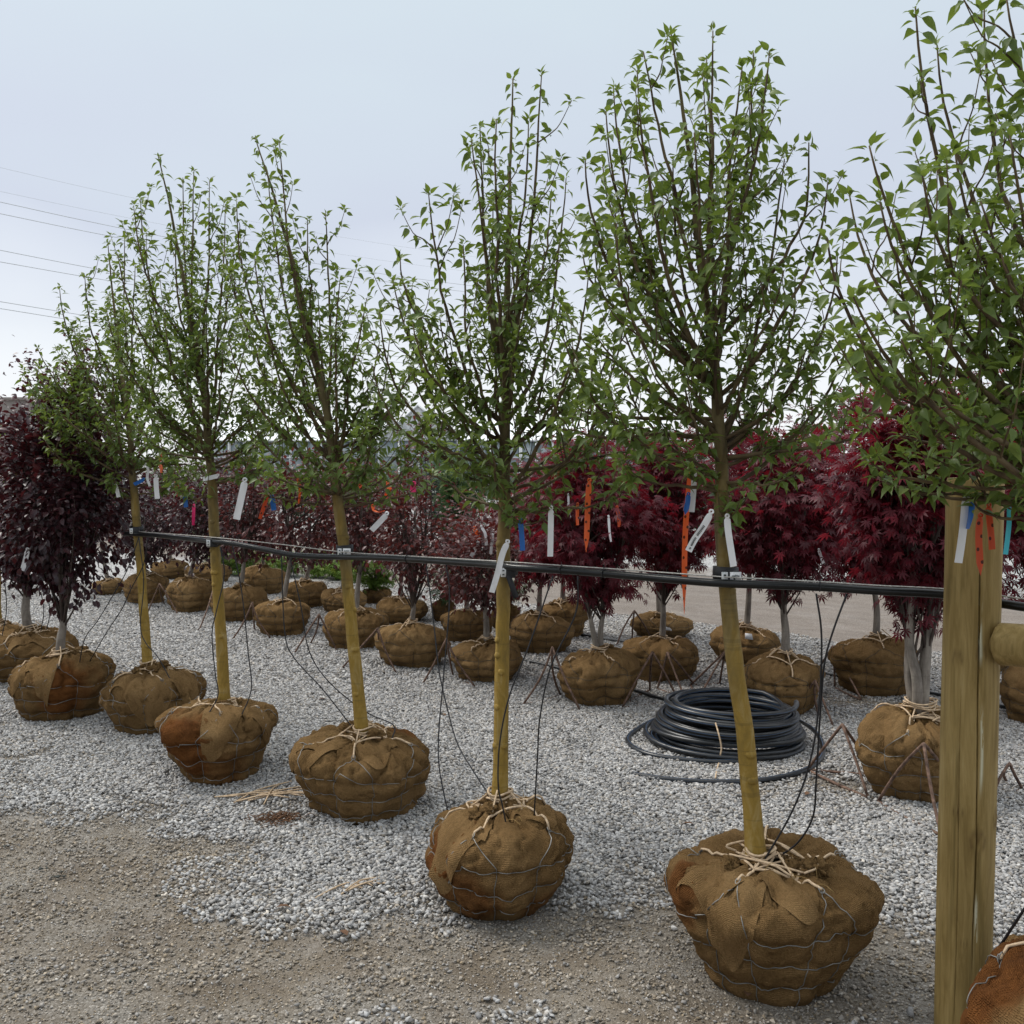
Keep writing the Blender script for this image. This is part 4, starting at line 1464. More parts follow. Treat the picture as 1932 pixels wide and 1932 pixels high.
for q in PEARS:
    bcx, bcy, wpx, yt_ = q['b']
    ball, p = ball_at(bcx, bcy, wpx, yt_, q['seed'], q['kind'], nm=10, rings=(0.16, 0.40, 0.64), amp=1.0, rot=0.2 * q['seed'])
    r = np.random.default_rng(q['seed'] + 900)
    Yt = p[1]
    TREE_Y.append(Yt)
    tr = [AT(x, y, Yt) for x, y in q['trunk']]
    tr[0] = np.array([tr[0][0], Yt, ball.top() - 0.10])
    tr = [np.array([tr[0][0], tr[0][1], tr[0][2]])] + tr[1:]
    lo_z = tr[3][2] if len(tr) < 9 else tr[4][2]
    tips = []
    for (x, y) in q['tips']:
        lat = abs(x - np.interp(y, [b_ for _, b_ in q['trunk']][::-1], [a_ for a_, _ in q['trunk']][::-1]))
        span = 0.36 * math.sqrt(max(0.15, 1 - (lat / 260.0) ** 2))
        tips.append(AT(x, y, Yt + r.uniform(-1, 1) * span))
    low = [AT(x, y, Yt - r.uniform(0.04, 0.16)) for x, y in q['low']]
    ball.c[:2] = p[:2]
    q['ball'] = ball
    pear_tree(p, ball, tr, tips, q['seed'], q['label'], q['ns'], lim_lo=lo_z - 0.13, dens=q.get('dens', 1.0), trunk_r=q['r'], stain=q['stain'], tone=q['tone'], low=low)

# the pear tree beyond the post: its trunk stands outside the photograph, its limbs reach in
p7 = np.array([1.50, 2.46, 0.0])
b7 = Ball(p7, 0.35, 0.43, 67, 'round', nm=10, rings=(0.16, 0.40, 0.64), rot=1.0)
Y7 = p7[1]
tr7 = [p7 + np.array([0, 0, b7.top() - 0.1]), p7 + np.array([0.0, 0, 0.9]), p7 + np.array([0.0, 0.02, 1.4]), p7 + np.array([-0.02, 0.02, 2.0]), p7 + np.array([-0.03, 0.0, 2.7]), p7 + np.array([-0.05, 0, 3.3])]
t7 = [(1727, 12), (1768, 85), (1640, 275), (1602, 363), (1857, 8), (1898, -10), (1560, 447), (1610, 560), (1590, 760), (1690, 480), (1700, 640), (1780, 520), (1850, 380), (1905, 250), (1930, 560), (1800, 270), (1830, 640), (1660, 380), (1740, 330), (1890, 480), (1630, 660), (1960, 100), (1980, 350), (2060, -50), (2250, 250), (2300, 500), (2180, 60)]
r = np.random.default_rng(70)
tips7 = [AT(x, y, Y7 + r.uniform(-0.30, 0.40)) for x, y in t7]
low7 = [AT(x, y, yy) for x, y, yy in ((1640, 868, 2.6), (1700, 822, 2.9), (1765, 880, 2.5), (1835, 938, 2.62), (1905, 950, 2.58), (1690, 745, 2.75), (1620, 700, 2.6), (1660, 905, 2.75), (1730, 935, 2.7))]
pear_tree(p7, b7, tr7, tips7, 67, 'pear tree past the wooden post, limbs reaching over its top', 300, lim_lo=1.46, trunk_r=0.031, stain=((2.8, 0.7, 0.7, 0.3, 1.0),), tone=0.35, low=low7, skirt=0.8, dens=0.85, group='pear trees tied to the black pipe')
# one more stem at the far end of the row, only its lower trunk shows
p1 = G(-8, 1262)
b1 = Ball(p1 + np.array([-0.02, 0, 0]), 0.3, 0.34, 68, 'round', nm=8)
pear_tree(p1, b1, [p1 + np.array([0, 0, 0.25]), p1 + np.array([0.01, 0, 0.9]), p1 + np.array([0.0, 0, 1.6]), p1 + np.array([-0.12, 0, 2.3]), p1 + np.array([-0.30, 0, 3.0])],
          [p1 + np.array([a, b, c]) for a, b, c in ((-0.5, 0.1, 2.6), (-0.35, -0.2, 2.2), (-0.3, 0.2, 2.4), (-0.7, 0, 2.0))], 68, 'pear tree outside the pipe row, bare lower stem beside the purple trees', 0, lim_lo=1.6, tone=0.3, res=(96, 48), dens=0.7)

# ------------------------------------------------------------------ trees of the rows behind
DARKRED = 'dark red leaved young tree in a burlap ball in the back rows'
DARKGRP = 'dark red leaved trees in the back rows'
PURP = 'dense dark purple tree in a burlap ball behind the end of the pipe'
PURPGRP = 'dark purple trees behind the end of the pipe'
# name, ball (cx, cy, w, ytop), crown centre px, crown radii px, leaf, n, leaf size, singles, label, group, options
BACK = [
    ('plum_tree', (116, 1345, 188, 1238), (126, 925), (122, 205), 'plum', 8500, 0.052, 150, 'dense purple plum tree whose rusty ball stands next to the last pear ball', None, dict(hero=True, res=(140, 80), tone=0.12, stain=((-1.1, 0.55, 0.7, 0.25, 1.0),), trunk_r=0.030, first=0.66, spires=((95, 735), (150, 700)), clump=0.10)),
    ('plum_tree', (58, 1278, 178, 1192), (42, 950), (92, 155), 'plum', 5600, 0.052, 120, 'purple plum tree with grey stem behind the rusty ball, ball collar tied high', None, dict(hero=True, res=(120, 70), tone=0.15, stain=((3.4, 0.75, 0.5, 0.2, 1.0),), trunk_r=0.034, first=0.72, spires=((18, 800), (40, 770)), clump=0.10)),
    ('plum_tree', (205, 1122, 62, 1094), (165, 850), (58, 165), 'plum', 2600, 0.06, 0, PURP, PURPGRP, dict(spires=((52, 680), (160, 640)), clump=0.12)),
    ('plum_tree', (275, 1138, 84, 1085), (272, 985), (70, 92), 'plum', 2200, 0.058, 0, PURP, PURPGRP, dict(clump=0.12)),
    ('plum_tree', (321, 1088, 75, 1058), (325, 950), (62, 85), 'plum', 1900, 0.062, 0, PURP, PURPGRP, dict(clump=0.13)),
    ('plum_tree', (357, 1154, 92, 1093), (388, 965), (72, 95), 'plum', 2300, 0.058, 0, PURP, PURPGRP, dict(clump=0.12)),
    ('plum_tree', (395, 1097, 88, 1066), (440, 955), (66, 90), 'plum', 1900, 0.062, 0, PURP, PURPGRP, dict(clump=0.13)),
    ('red_tree', (454, 1170, 104, 1108), (470, 955), (62, 110), 'redtwig', 1500, 0.056, 0, DARKRED, DARKGRP, {}),
    ('red_tree', (495, 1121, 79, 1070), (500, 975), (60, 88), 'redtwig', 1300, 0.058, 0, DARKRED, DARKGRP, {}),
    ('red_tree', (532, 1196, 106, 1135), (570, 950), (78, 115), 'redtwig', 1700, 0.054, 0, DARKRED, DARKGRP, {}),
    ('red_tree', (573, 1147, 83, 1098), (612, 975), (60, 92), 'redtwig', 1300, 0.056, 0, DARKRED, DARKGRP, {}),
    ('red_tree', (646, 1157, 96, 1115), (655, 960), (58, 100), 'redtwig', 1400, 0.055, 0, DARKRED, DARKGRP, {}),
    ('red_tree', (672, 1221, 119, 1152), (690, 965), (66, 120), 'redtwig', 1700, 0.052, 0, 'red leaved tree with tall grey stem just behind the leaning pear trunk', None, {}),
    ('red_tree', (754, 1173, 106, 1130), (760, 985), (68, 100), 'redtwig', 1300, 0.054, 0, DARKRED, DARKGRP, {}),
    ('red_tree', (778, 1255, 130, 1180), (785, 1000), (84, 112), 'redtwig', 1900, 0.048, 60, 'thin tree with red tipped whip standing up above its crown, between pear trunks', None, dict(spires=((792, 800), (770, 850), (800, 835)), first=0.52)),
    ('red_tree', (881, 1209, 98, 1152), (878, 1030), (80, 90), 'redtwig', 1500, 0.052, 0, DARKRED, DARKGRP, {}),
    ('red_tree', (918, 1282, 127, 1210), (912, 1058), (108, 92), 'redtwig', 2300, 0.048, 80, 'low branched dark red tree just behind the straight pear trunk', None, dict(first=0.62, nlimb=14, trunk_r=0.024)),
    ('maple_tree', (1017, 1231, 109, 1162), (1025, 985), (80, 128), 'maple', 1900, 0.062, 0, 'crimson maple between the low red tree and a larger two-stemmed maple', None, {}),
    ('maple_tree', (1061, 1200, 94, 1135), (1064, 950), (72, 125), 'maple', 1700, 0.064, 0, 'crimson maple on the tall narrow ball at the edge of the dirt road', None, {}),
    ('maple_tree', (1131, 1323, 158, 1232), (1110, 970), (125, 150), 'maple', 4200, 0.056, 120, 'crimson maple with split grey stem beside the hose coil', None, dict(multi=2, trunk_r=0.026, res=(120, 64), tone=0.62, first=0.66)),
    ('maple_tree', (1244, 1201, 108, 1160), (1225, 925), (78, 115), 'maple', 1900, 0.062, 0, 'crimson maple at the dirt road, rod stand beside its ball, paper label on it', None, {}),
    ('maple_tree', (1248, 1277, 142, 1206), (1255, 945), (98, 148), 'maple', 3400, 0.056, 100, 'crimson maple with many rods leaning on its ball behind the hose coil', None, dict(first=0.66)),
    ('maple_tree', (1407, 1249, 129, 1185), (1420, 930), (95, 150), 'maple', 2600, 0.058, 0, 'crimson maple whose ball carries a white paper tag behind the leaning pear', None, {}),
    ('maple_tree', (1480, 1338, 160, 1240), (1475, 945), (115, 168), 'maple', 4400, 0.056, 140, 'crimson maple with pale stem and slumped ball right behind the hose coil', None, dict(trunk_r=0.028, res=(120, 64), tone=0.6, first=0.74)),
    ('maple_tree', (1650, 1302, 156, 1205), (1640, 925), (125, 195), 'maple', 4200, 0.058, 120, 'crimson maple whose ball top is tied in a tall collar beside the dirt road', None, dict(res=(120, 64), tone=0.52, first=0.82)),
    ('maple_tree', (1732, 1496, 214, 1345), (1725, 940), (140, 205), 'maple', 5200, 0.054, 200, 'multi-stemmed crimson maple half hidden by the wooden post', None, dict(multi=4, trunk_r=0.034, res=(150, 84), tone=0.62, first=0.80, hero=True, nlimb=14, ntip=80)),
    ('maple_tree', (1850, 1262, 118, 1205), (1840, 850), (150, 150), 'maple', 3000, 0.060, 0, 'tall crimson maple standing behind the wooden post by the road', None, {}),
    ('maple_tree', (1968, 1360, 160, 1260), (1960, 950), (120, 225), 'maple', 3600, 0.057, 80, 'crimson maple past the log rail, its ball cut off by the photo edge', None, dict(tone=0.55)),
]
KND = dict(plum=('plum_leaf', 'oval', 'grey_bark'), redtwig=('redtwig_leaf', 'oval', 'grey_bark'), maple=('maple_leaf', 'maple', 'grey_bark'))
BALLS = {}
for k, (nm_, bb, cc, cr, lk, n, sz, nsg, lab, grp, kw) in enumerate(BACK):
    kw = dict(kw)
    bcx, bcy, wpx, yt_ = bb
    hero = kw.get('hero', False)
    ball, p = ball_at(bcx, bcy, wpx, yt_, 500 + k * 7, 'round' if k % 3 else 'tub', nm=10 if hero else 9, rings=(0.16, 0.40, 0.64) if hero else (0.22, 0.45, 0.68), amp=1.15 if not hero else 1.0, squash=0.04 + 0.04 * (k % 3))
    BALLS[(bcx, bcy)] = ball
    Y = p[1]
    C = AT(cc[0], cc[1], Y)
    RR = np.array([npx(cr[0], Y), npx(cr[0], Y) * 0.95, npx(cr[1], Y)])
    if 'spires' in kw:
        kw['spires'] = [tuple(AT(a, b, Y)) for a, b in kw['spires']]
    lm, tp_, bk = KND[lk]
    kw.setdefault('trunk_r', 0.024)
    kw.setdefault('tone', 0.58 + 0.14 * (k % 3))
    dens = dict(plum=(75, 11), redtwig=(46, 10), maple=(85, 10))[lk]
    kw.setdefault('ntip', dens[0])
    kw.setdefault('nlimb', dens[1])
    kw.setdefault('clump', 0.10 if lk != 'redtwig' else 0.085)
    bushy_tree(nm_, p, ball, C, RR, 300 + k, lab, lm, tp_, n, sz, nsg, grp, flat=0.42 if lk == 'maple' else 0.75, bark=bk, droop=0.22 if lk == 'maple' else 0.1, **kw)

# balled dwarf shrubs and other plants
for k, (bb, cc, cr, n, mat, lab) in enumerate([
        ((709, 1141, 54, 1108), (703, 1076), (34, 30), 1500, 'lime_leaf', 'bright green dwarf shrub in a dark ball behind the red trees'),
        ((838, 1172, 46, 1132), (845, 1095), (40, 34), 700, 'far_leaf', 'dark green dwarf shrub in a mossy ball among the red trees'),
        ((953, 1188, 56, 1142), (950, 1100), (44, 36), 700, 'far_leaf', 'green dwarf shrub in a brown ball behind the straight pear trunk')]):
    ball, p = ball_at(*bb, 900 + k, 'round', nm=8)
    Y = p[1]
    bushy_tree('dwarf_shrub', p, ball, AT(*cc, Y), (npx(cr[0], Y), npx(cr[0], Y), npx(cr[1], Y)), 950 + k, lab, mat, 'spray', n, 0.05, 0, None, tone=0.2, ntip=30, nlimb=5, clump=0.06, flat=0.5, bark='dark_bark', trunk_r=0.015)

GREEN = [  # x, top y, Y, half width px, leaf kind, label
    (858, 868, 17.5, 20, 'far_leaf', 'narrow dark weeping conifer behind the red trees'),
    (1322, 792, 22.0, 26, 'far_leaf', 'dark drooping conifer rising behind the maples'),
    (838, 848, 26.0, 22, 'lime_leaf', 'yellow green shrub before the greenhouse'),
    (8, 832, 19.0, 20, 'lime_leaf', 'yellow green shrub behind the purple plum trees'),
]
DK = ('dark green nursery tree beyond the dirt road', 'dark green trees beyond the road')
BL = ('blue green spruce beyond the dirt road', 'blue green spruces beyond the road')
rr_ = np.random.default_rng(8)
for k in range(34):
    x = -160 + k * 66 + rr_.uniform(-18, 18)
    GREEN.append((x, rr_.uniform(862, 900), rr_.uniform(19, 31), rr_.uniform(26, 44), 'blue_leaf' if k % 3 == 0 else 'far_leaf', None))
for k, (x, yt_, Y, hw_, mt, lab) in enumerate(GREEN):
    b_ = AT(x, 900, Y)
    b_[2] = 0
    zt_ = AT(x, yt_, Y)[2]
    nm_ = 'spruce_tree' if mt == 'blue_leaf' else ('weeping_conifer' if lab and 'conifer' in lab else 'shrub' if mt == 'lime_leaf' else 'nursery_tree')
    L = (lab, None) if lab else (BL if mt == 'blue_leaf' else DK)
    bushy_tree(nm_, b_, None, (b_[0], b_[1], zt_ * 0.53), (npx(hw_, Y), npx(hw_, Y), zt_ * 0.50), 2000 + k, L[0], mt, 'spray', 900 if k > 3 else 2200, 0.12 if k > 3 else 0.10, 0, L[1], ntip=46, nlimb=5, clump=0.14, flat=0.6, bark='dark_bark', trunk_r=0.03, first=0.2)
# low green plants along the far edge of the gravel
for k, (x, y, hw_) in enumerate([(458, 1062, 26), (500, 1058, 26), (548, 1064, 30), (600, 1066, 26), (640, 1070, 24), (665, 1078, 18), (420, 1060, 22)]):
    p = G(x, y + 22)
    bushy_tree('low_shrub', p, None, (p[0], p[1], npx(24, p[1])), (npx(hw_, p[1]), npx(hw_, p[1]), npx(24, p[1])), 2200 + k, 'low bright green shrub growing behind the back row of balls', 'lime_leaf', 'spray', 500, 0.07, 0, 'low green shrubs behind the balls', ntip=24, nlimb=4, clump=0.08, bark='dark_bark', trunk_r=0.012, first=0.05)

# ------------------------------------------------------------------ log fence
fen = empty('log_fence', (1.33, 2.97, 0))
tag(fen, 'round treated wooden post with a log rail and a long crack', 'fence')
PB, PT = AT(1815, 1936, 2.97), AT(1840, 902, 2.97)
PB[2] = -0.02
nT, nZ = 330, 90
th = np.arange(nT) / nT * 2 * math.pi
zz_ = np.concatenate([np.linspace(0, 0.985, nZ - 4), [0.990, 0.994, 0.997, 1.0]])
TH, ZF = np.meshgrid(th, zz_)
ctr = PB[None, None] * (1 - ZF[..., None]) + PT[None, None] * ZF[..., None]
Q = np.stack([np.cos(TH) * 2, np.sin(TH) * 2, ZF * 5], -1).reshape(-1, 3)
rad = 0.0785 * (1 + 0.035 * (fbm(Q, 4, 3).reshape(TH.shape) - 0.5) * 2)
rad = rad * (1 - 0.06 * np.clip((ZF - 0.985) / 0.015, 0, 1) ** 2)
zw = ZF * 1.63
ca = -1.72 + 0.05 * np.sin(zw * 3.1) + 0.04 * (vnoise(np.stack([zw.ravel() * 6, 0 * zw.ravel(), 0 * zw.ravel()], 1), 6).reshape(zw.shape) - 0.5)
dcr = (TH - (ca % (2 * math.pi)) + math.pi) % (2 * math.pi) - math.pi
crk = np.exp(-(dcr / 0.015) ** 2) * sstep(0.18, 0.4, zw) * (1 - sstep(1.30, 1.45, zw))
rad = rad - 0.032 * crk
ca2 = 4.0 + 0.03 * np.sin(zw * 5)
d2 = (TH - ca2 + math.pi) % (2 * math.pi) - math.pi
rad = rad - 0.006 * np.exp(-(d2 / 0.012) ** 2) * sstep(0.0, 0.2, zw) * (1 - sstep(0.95, 1.1, zw))
knots = np.zeros_like(rad)
for (a, z, s) in ((-1.62, 0.60, 0.020), (-2.3, 0.68, 0.012), (-2.45, 1.12, 0.013), (-1.65, 1.14, 0.013), (-0.75, 0.66, 0.014), (-1.85, 0.06, 0.014), (-2.0, 0.30, 0.008)):
    da = ((TH - a + math.pi) % (2 * math.pi) - math.pi) * 0.078
    dk = np.sqrt(da ** 2 + ((zw - z) * 0.75) ** 2) / s
    knots = np.maximum(knots, np.exp(-(dk - 1) ** 2 / 0.06) * 0.7 + np.exp(-dk ** 2 / 0.08))
    rad = rad + 0.004 * np.exp(-dk ** 2 / 1.5)
V = ctr + np.stack([np.cos(TH) * rad, np.sin(TH) * rad, 0 * TH], -1)
resin = np.exp(-((dcr - 0.10 - 0.06 * np.sin(zw * 9)) / 0.05) ** 2) * (sstep(0.1, 0.2, zw) - sstep(0.40, 0.46, zw) + sstep(0.72, 0.8, zw) - sstep(0.93, 1.0, zw) + sstep(1.10, 1.14, zw) - sstep(1.20, 1.24, zw) + 0.4 * (zw > 1.25))
V = V.reshape(-1, 3)
nz_ = len(zz_)
i = np.arange(nz_ - 1)[:, None] * nT
j = np.arange(nT)[None, :]
F = np.stack([i + j, i + (j + 1) % nT, i + nT + (j + 1) % nT, i + nT + j], -1).reshape(-1, 4)
V = np.vstack([V, [PT + np.array([0, 0, 0.002])]])
capf = np.stack([(nz_ - 1) * nT + np.arange(nT), (nz_ - 1) * nT + (np.arange(nT) + 1) % nT, np.full(nT, len(V) - 1)], 1)
build('post', [dict(V=V, F=[F, capf], resin=np.append(np.clip(resin, 0, 1).ravel(), 0), knot=np.append(np.clip(knots, 0, 1).ravel(), 0))], M['wood'], fen)
# rail: a log that butts into the post's right flank and runs on to the right
ra, rb2 = AT(1878, 1214, 2.905), AT(2150, 1235, 2.60)
tt = np.linspace(0, 1, 40)
rp = ra * (1 - tt[:, None]) + rb2 * tt[:, None]
rprof = 0.060 * np.clip(np.sqrt(np.clip(tt / 0.05, 0, 1)), 0.55, 1)
d = tube(rp, rprof, 48)
d['V'] = d['V'] + 0.004 * (fbm(d['V'] * 14, 3, 3)[:, None] - 0.5)
d['resin'] = np.zeros(len(d['V']))
d['knot'] = np.zeros(len(d['V']))
d.pop('uv')
rail = build('rail', [d], M['wood'], fen)

# ------------------------------------------------------------------ irrigation pipe along the row, cable, ties
XS = [200, 258, 404, 645, 957, 1372, 1795, 1932, 2200]
YS = [TREE_Y[0] + 0.3, TREE_Y[0] - 0.065, TREE_Y[1] - 0.065, TREE_Y[2] - 0.065, TREE_Y[3] - 0.06, TREE_Y[4] - 0.065, 3.075, 2.93, 2.66]
pxl = [(233, 1006), (258, 1008), (291, 1010), (340, 1015), (397, 1021), (436, 1025), (496, 1036), (546, 1046), (595, 1050), (645, 1051), (709, 1052), (769, 1055), (860, 1061), (945, 1067), (974, 1071), (1060, 1076), (1150, 1083), (1287, 1095), (1375, 1101), (1534, 1107), (1660, 1115), (1787, 1122), (1890, 1139), (1980, 1152), (2200, 1180)]


def rowpt(x, y, dy=0.0):
    return AT(x, y, float(np.interp(x, XS, YS)) + dy)


pp = path([rowpt(x, y) for x, y in pxl], 260)
tb = tube(pp, 0.0132, 16)
tb['band'] = np.full(len(tb['V']), 0.43)
po = build('irrigation_pipe', [tb], M['pipe'], None)
tag(po, 'black plastic pipe strung along the pear trunks at chest height', 'pipe')
cpx = [(262, 1003), (404, 1014), (529, 1027), (643, 1041), (769, 1049), (941, 1059), (1045, 1066), (1150, 1073), (1290, 1083), (1375, 1089), (1534, 1097), (1660, 1105), (1790, 1112), (1932, 1130), (2150, 1155)]
cab = build('steel_cable', [tube(path([rowpt(x, y, 0.004) for x, y in cpx], 120), 0.0026, 6)], M['cable'], None)
tag(cab, 'thin steel cable running just above the black pipe', 'cable')
for (x, y) in ((769, 1055), (1062, 1076), (1549, 1108), (1140, 1082)):
    i = np.argmin(np.linalg.norm(pp - rowpt(x, y), axis=1))
    q = np.linspace(0, 2 * math.pi, 20)
    T = nrmz(pp[i + 1] - pp[i - 1])
    n1 = nrmz(np.cross(T, [0, 0, 1.0]))
    n2 = np.cross(n1, T)
    ringp = pp[i] + 0.0150 * (np.cos(q)[:, None] * n1 + np.sin(q)[:, None] * n2) + np.array([0, 0, 0.002])
    tail = np.array([pp[i] + n2 * 0.015, pp[i] + n2 * 0.020 + n1 * 0.004, pp[i] + n2 * 0.030 + n1 * 0.006 + T * 0.004])
    tag(build('cable_tie', [tube(ringp, 0.0022, 5), tube(tail, 0.0014, 4)], M['rubber'], None, origin=pp[i]), 'black cable tie cinched round the long black pipe', 'cable tie', 'cable ties on the pipe')

# rubber tree ties with metal buckles
TIES = [(258, 999, 0, 'rubber tie with white buckle on the pear at the pipe\'s open end'), (404, 1021, 1, 'wide black rubber tie on the pear with dark rust patch on its ball'),
        (650, 1037, 2, 'rubber tie with two white labels on the pear leaning left'), (957, 1074, 3, 'rubber tie with hanging strap end and metal hook on the straight pear'),
        (1369, 1082, 4, 'rubber tie with silver buckle and printed label beside the leaning pear fork')]
for (x, y, k, lab) in TIES:
    Yt = TREE_Y[k]
    c = AT(x, y, Yt)
    rt = PEARS[k]['r'] * 0.95 + 0.006
    t_ = empty('tree_tie', c)
    tag(t_, lab, 'tree tie', 'rubber tree ties')
    hgt = 0.044
    q = np.arange(36) / 36 * 2 * math.pi
    prof = [(0.0, -hgt / 2), (0.005, -hgt / 2), (0.006, 0), (0.005, hgt / 2), (0.0, hgt / 2)]
    Vb = np.array([[c[0] + (rt + a) * math.cos(u), c[1] + (rt + a) * math.sin(u), c[2] + b + 0.003 * math.sin(u + k)] for a, b in prof for u in q])
    i = np.arange(len(prof) - 1)[:, None] * 36
    j = np.arange(36)[None, :]
    build('band', [dict(V=Vb, F=[np.stack([i + j, i + (j + 1) % 36, i + 36 + (j + 1) % 36, i + 36 + j], -1).reshape(-1, 4)])], M['rubber'], t_)
    loopc = c + np.array([0, -rt - 0.012, -0.006])
    build('clip_block', [box(loopc + np.array([0.012, 0.004, 0]), (0.040, 0.022, hgt * 0.95), 0.1, 0.003)], M['rubber'], t_)
    bu = build('buckle', [box(loopc + np.array([-0.014, -0.006, 0.0]), (0.020, 0.007, 0.034), 0.05, 0.0015)], M['plate'], t_)
    build('buckle_slot', [box(loopc + np.array([-0.014, -0.0095, dz]), (0.008, 0.002, 0.005), 0.05, 0.0005) for dz in (0.007, -0.008)], M['ink'], bu)
    if k in (2, 4):
        lb = build('printed_label', [box(loopc + np.array([0.020, -0.008, 0.0]), (0.036, 0.002, 0.034), 0.05)], M['tag_white'], t_)
        r = random.Random(k)
        mk = []
        for s in range(7):
            mk.append(box(loopc + np.array([0.009 + s * 0.0036, -0.0096, 0.005 + r.uniform(-0.001, 0.001)]), (0.0022, 0.0008, 0.004 + 0.003 * r.random()), 0.05))
        mk.append(dict(V=np.array([[-0.004, 0, 0.0], [0.004, 0, 0.0], [0.0, 0, -0.008], [0.0, 0, 0.003]]) + loopc + np.array([0.016, -0.0097, -0.004]), F=[np.array([[0, 2, 1], [0, 1, 3]])]))
        build('print', mk, M['ink'], lb, smooth=False)
    if k == 3:
        a0 = loopc + np.array([0.004, -0.006, -0.01])
        f = np.linspace(0, 1, 8)
        mid = np.stack([a0[0] + 0.030 * f, a0[1] - 0.002 - 0.01 * np.sin(f * 3), a0[2] - 0.085 * f], 1)
        wv = np.array([0.0095, 0.004, 0.003])
        Vs = np.vstack([mid - wv, mid + wv, mid + wv + [0, 0.003, 0], mid - wv + [0, 0.003, 0]])
        ii_ = np.arange(7)
        Fs = np.vstack([np.stack([a * 8 + ii_, b * 8 + ii_, b * 8 + ii_ + 1, a * 8 + ii_ + 1], 1) for a, b in ((0, 1), (1, 2), (2, 3), (3, 0))])
        build('strap_end', [dict(V=Vs, F=[Fs])], M['rubber'], t_)

# ------------------------------------------------------------------ drip tubes from the pipe to the balls
P2, P3, P4, P5, P6 = range(5)
def ball_hit(ball, x, y):
    """the point of a ball's near side that shows at that place"""
    a, b = np.meshgrid(np.linspace(0, 6.28, 240), np.linspace(0.3, 0.985, 110))
    V = ball.at(a, b)
    d = V - np.array([0, 0, CAM_H])
    f = d[:, 1] * CP - d[:, 2] * SP
    px = 966 + FPX * d[:, 0] / f
    py = 966 - FPX * (d[:, 1] * SP + d[:, 2] * CP) / f
    return V[np.argmin((px - x) ** 2 + (py - y) ** 2 + (f * 30) ** 2 * 0.3)]


DRIP = [  # which tree, pixels from the pipe down; the last one lies on the ball
    (P6, [(1540, 1120), (1550, 1200), (1546, 1320), (1530, 1430), (1495, 1530), (1432, 1632)], 'drip tube curving down left to the ball beside the post'),
    (P6, [(1598, 1120), (1572, 1190), (1556, 1250), (1548, 1340), (1540, 1470), (1534, 1540), (1505, 1590), (1462, 1612)], 'drip tube bowing out right before meeting the ball beside the post'),
    (P5, [(804, 1064), (818, 1173), (828, 1263), (842, 1329), (862, 1400), (890, 1450), (930, 1488)], 'drip tube crossing another on its way to the orange stained ball'),
    (P5, [(842, 1066), (848, 1130), (838, 1263), (828, 1380), (829, 1450), (842, 1515)], 'drip tube hanging straight down to the side of the orange stained ball'),
    (P5, [(1043, 1087), (1000, 1213), (962, 1310), (943, 1400), (940, 1480), (948, 1520), (958, 1545)], 'drip tube slanting across the straight pear trunk to its ball'),
    (P5, [(1090, 1087), (1086, 1157), (1040, 1256), (1019, 1352), (1014, 1430), (1010, 1535)], 'drip tube dropping to the right of the straight pear trunk'),
    (P4, [(531, 1048), (537, 1190), (554, 1240), (610, 1302), (672, 1372)], 'drip tube curving in to the leaning pear from the pipe sag'),
    (P4, [(546, 1048), (567, 1140), (584, 1230), (623, 1289), (690, 1343), (742, 1368), (744, 1382)], 'drip tube passing behind the leaning pear trunk, bent at its end'),
    (P3, [(415, 1031), (423, 1084), (408, 1154), (400, 1197), (406, 1270), (411, 1312), (390, 1345)], 'drip tube looping left of the trunk above the rust patched ball'),
    (P3, [(438, 1027), (456, 1117), (468, 1230), (474, 1300), (456, 1345)], 'drip tube hanging right of the trunk above the rust patched ball'),
    (P2, [(262, 1013), (271, 1097), (265, 1180), (275, 1213), (298, 1240), (327, 1268)], 'drip tube winding down the pear at the pipe\'s open end'),
    ('R1', [(279, 1014), (271, 1064), (248, 1110), (231, 1147), (200, 1195), (172, 1238)], 'drip tube reaching from the pipe over to the purple plum ball'),
    ('R1', [(262, 1014), (240, 1075), (215, 1120), (185, 1170), (160, 1205), (153, 1243)], 'drip tube hanging in front of the plum stem to the rusty ball'),
]
for (k, pl, lab) in DRIP:
    Ya = float(np.interp(pl[0][0], XS, YS))
    if k == 'R1':
        Yb, zb = G(116, 1345)[1] - 0.05, 0.36
    else:
        Yb, zb = TREE_Y[k] - 0.06, PEARS[k]['ball'].top() - 0.03
    n = len(pl)
    end = ball_hit(BALLS[(116, 1345)] if k == 'R1' else PEARS[k]['ball'], *pl[-1])
    pts_ = []
    for q, (x, y) in enumerate(pl[:-1]):
        f = q / (n - 1)
        pts_.append(AT(x, y, Ya + (end[1] - Ya) * f ** 1.5))
    pts_.append(end - np.array([0, 0, 0.012]))
    tag(build('drip_tube', [tube(path(pts_, 40), 0.0031, 6)], M['drip'], None, origin=end), lab, 'drip tube', 'drip tubes hanging from the pipe')
e7 = [AT(x, y, yy) for x, y, yy in ((2010, 1600, 2.55), (1932, 1716, 2.6), (1869, 1813, 2.72), (1848, 1850, 2.74), (1848, 1872, 2.74), (1866, 1879, 2.68), (1932, 1858, 2.50), (2010, 1835, 2.45))]
tag(build('drip_tube', [tube(path(e7, 50), 0.0038, 7)], M['drip'], None, origin=e7[-1]), 'black tube looping beside the foot of the wooden post', 'drip tube', 'drip tubes hanging from the pipe')
for (a, b) in (((78, 1120), (77, 1190)), ((90, 1125), (88, 1188)), ((10, 1105), (4, 1200))):
    pa, pb_ = AT(*a, 7.3), AT(*b, 7.35)
    tag(build('drip_tube', [tube(path([pa, (pa + pb_) / 2 + np.array([0.02, 0, 0]), pb_], 10), 0.0033, 5)], M['drip'], None, origin=pb_), 'short drip tube hanging behind the purple plum stems', 'drip tube', 'drip tubes behind the plums')

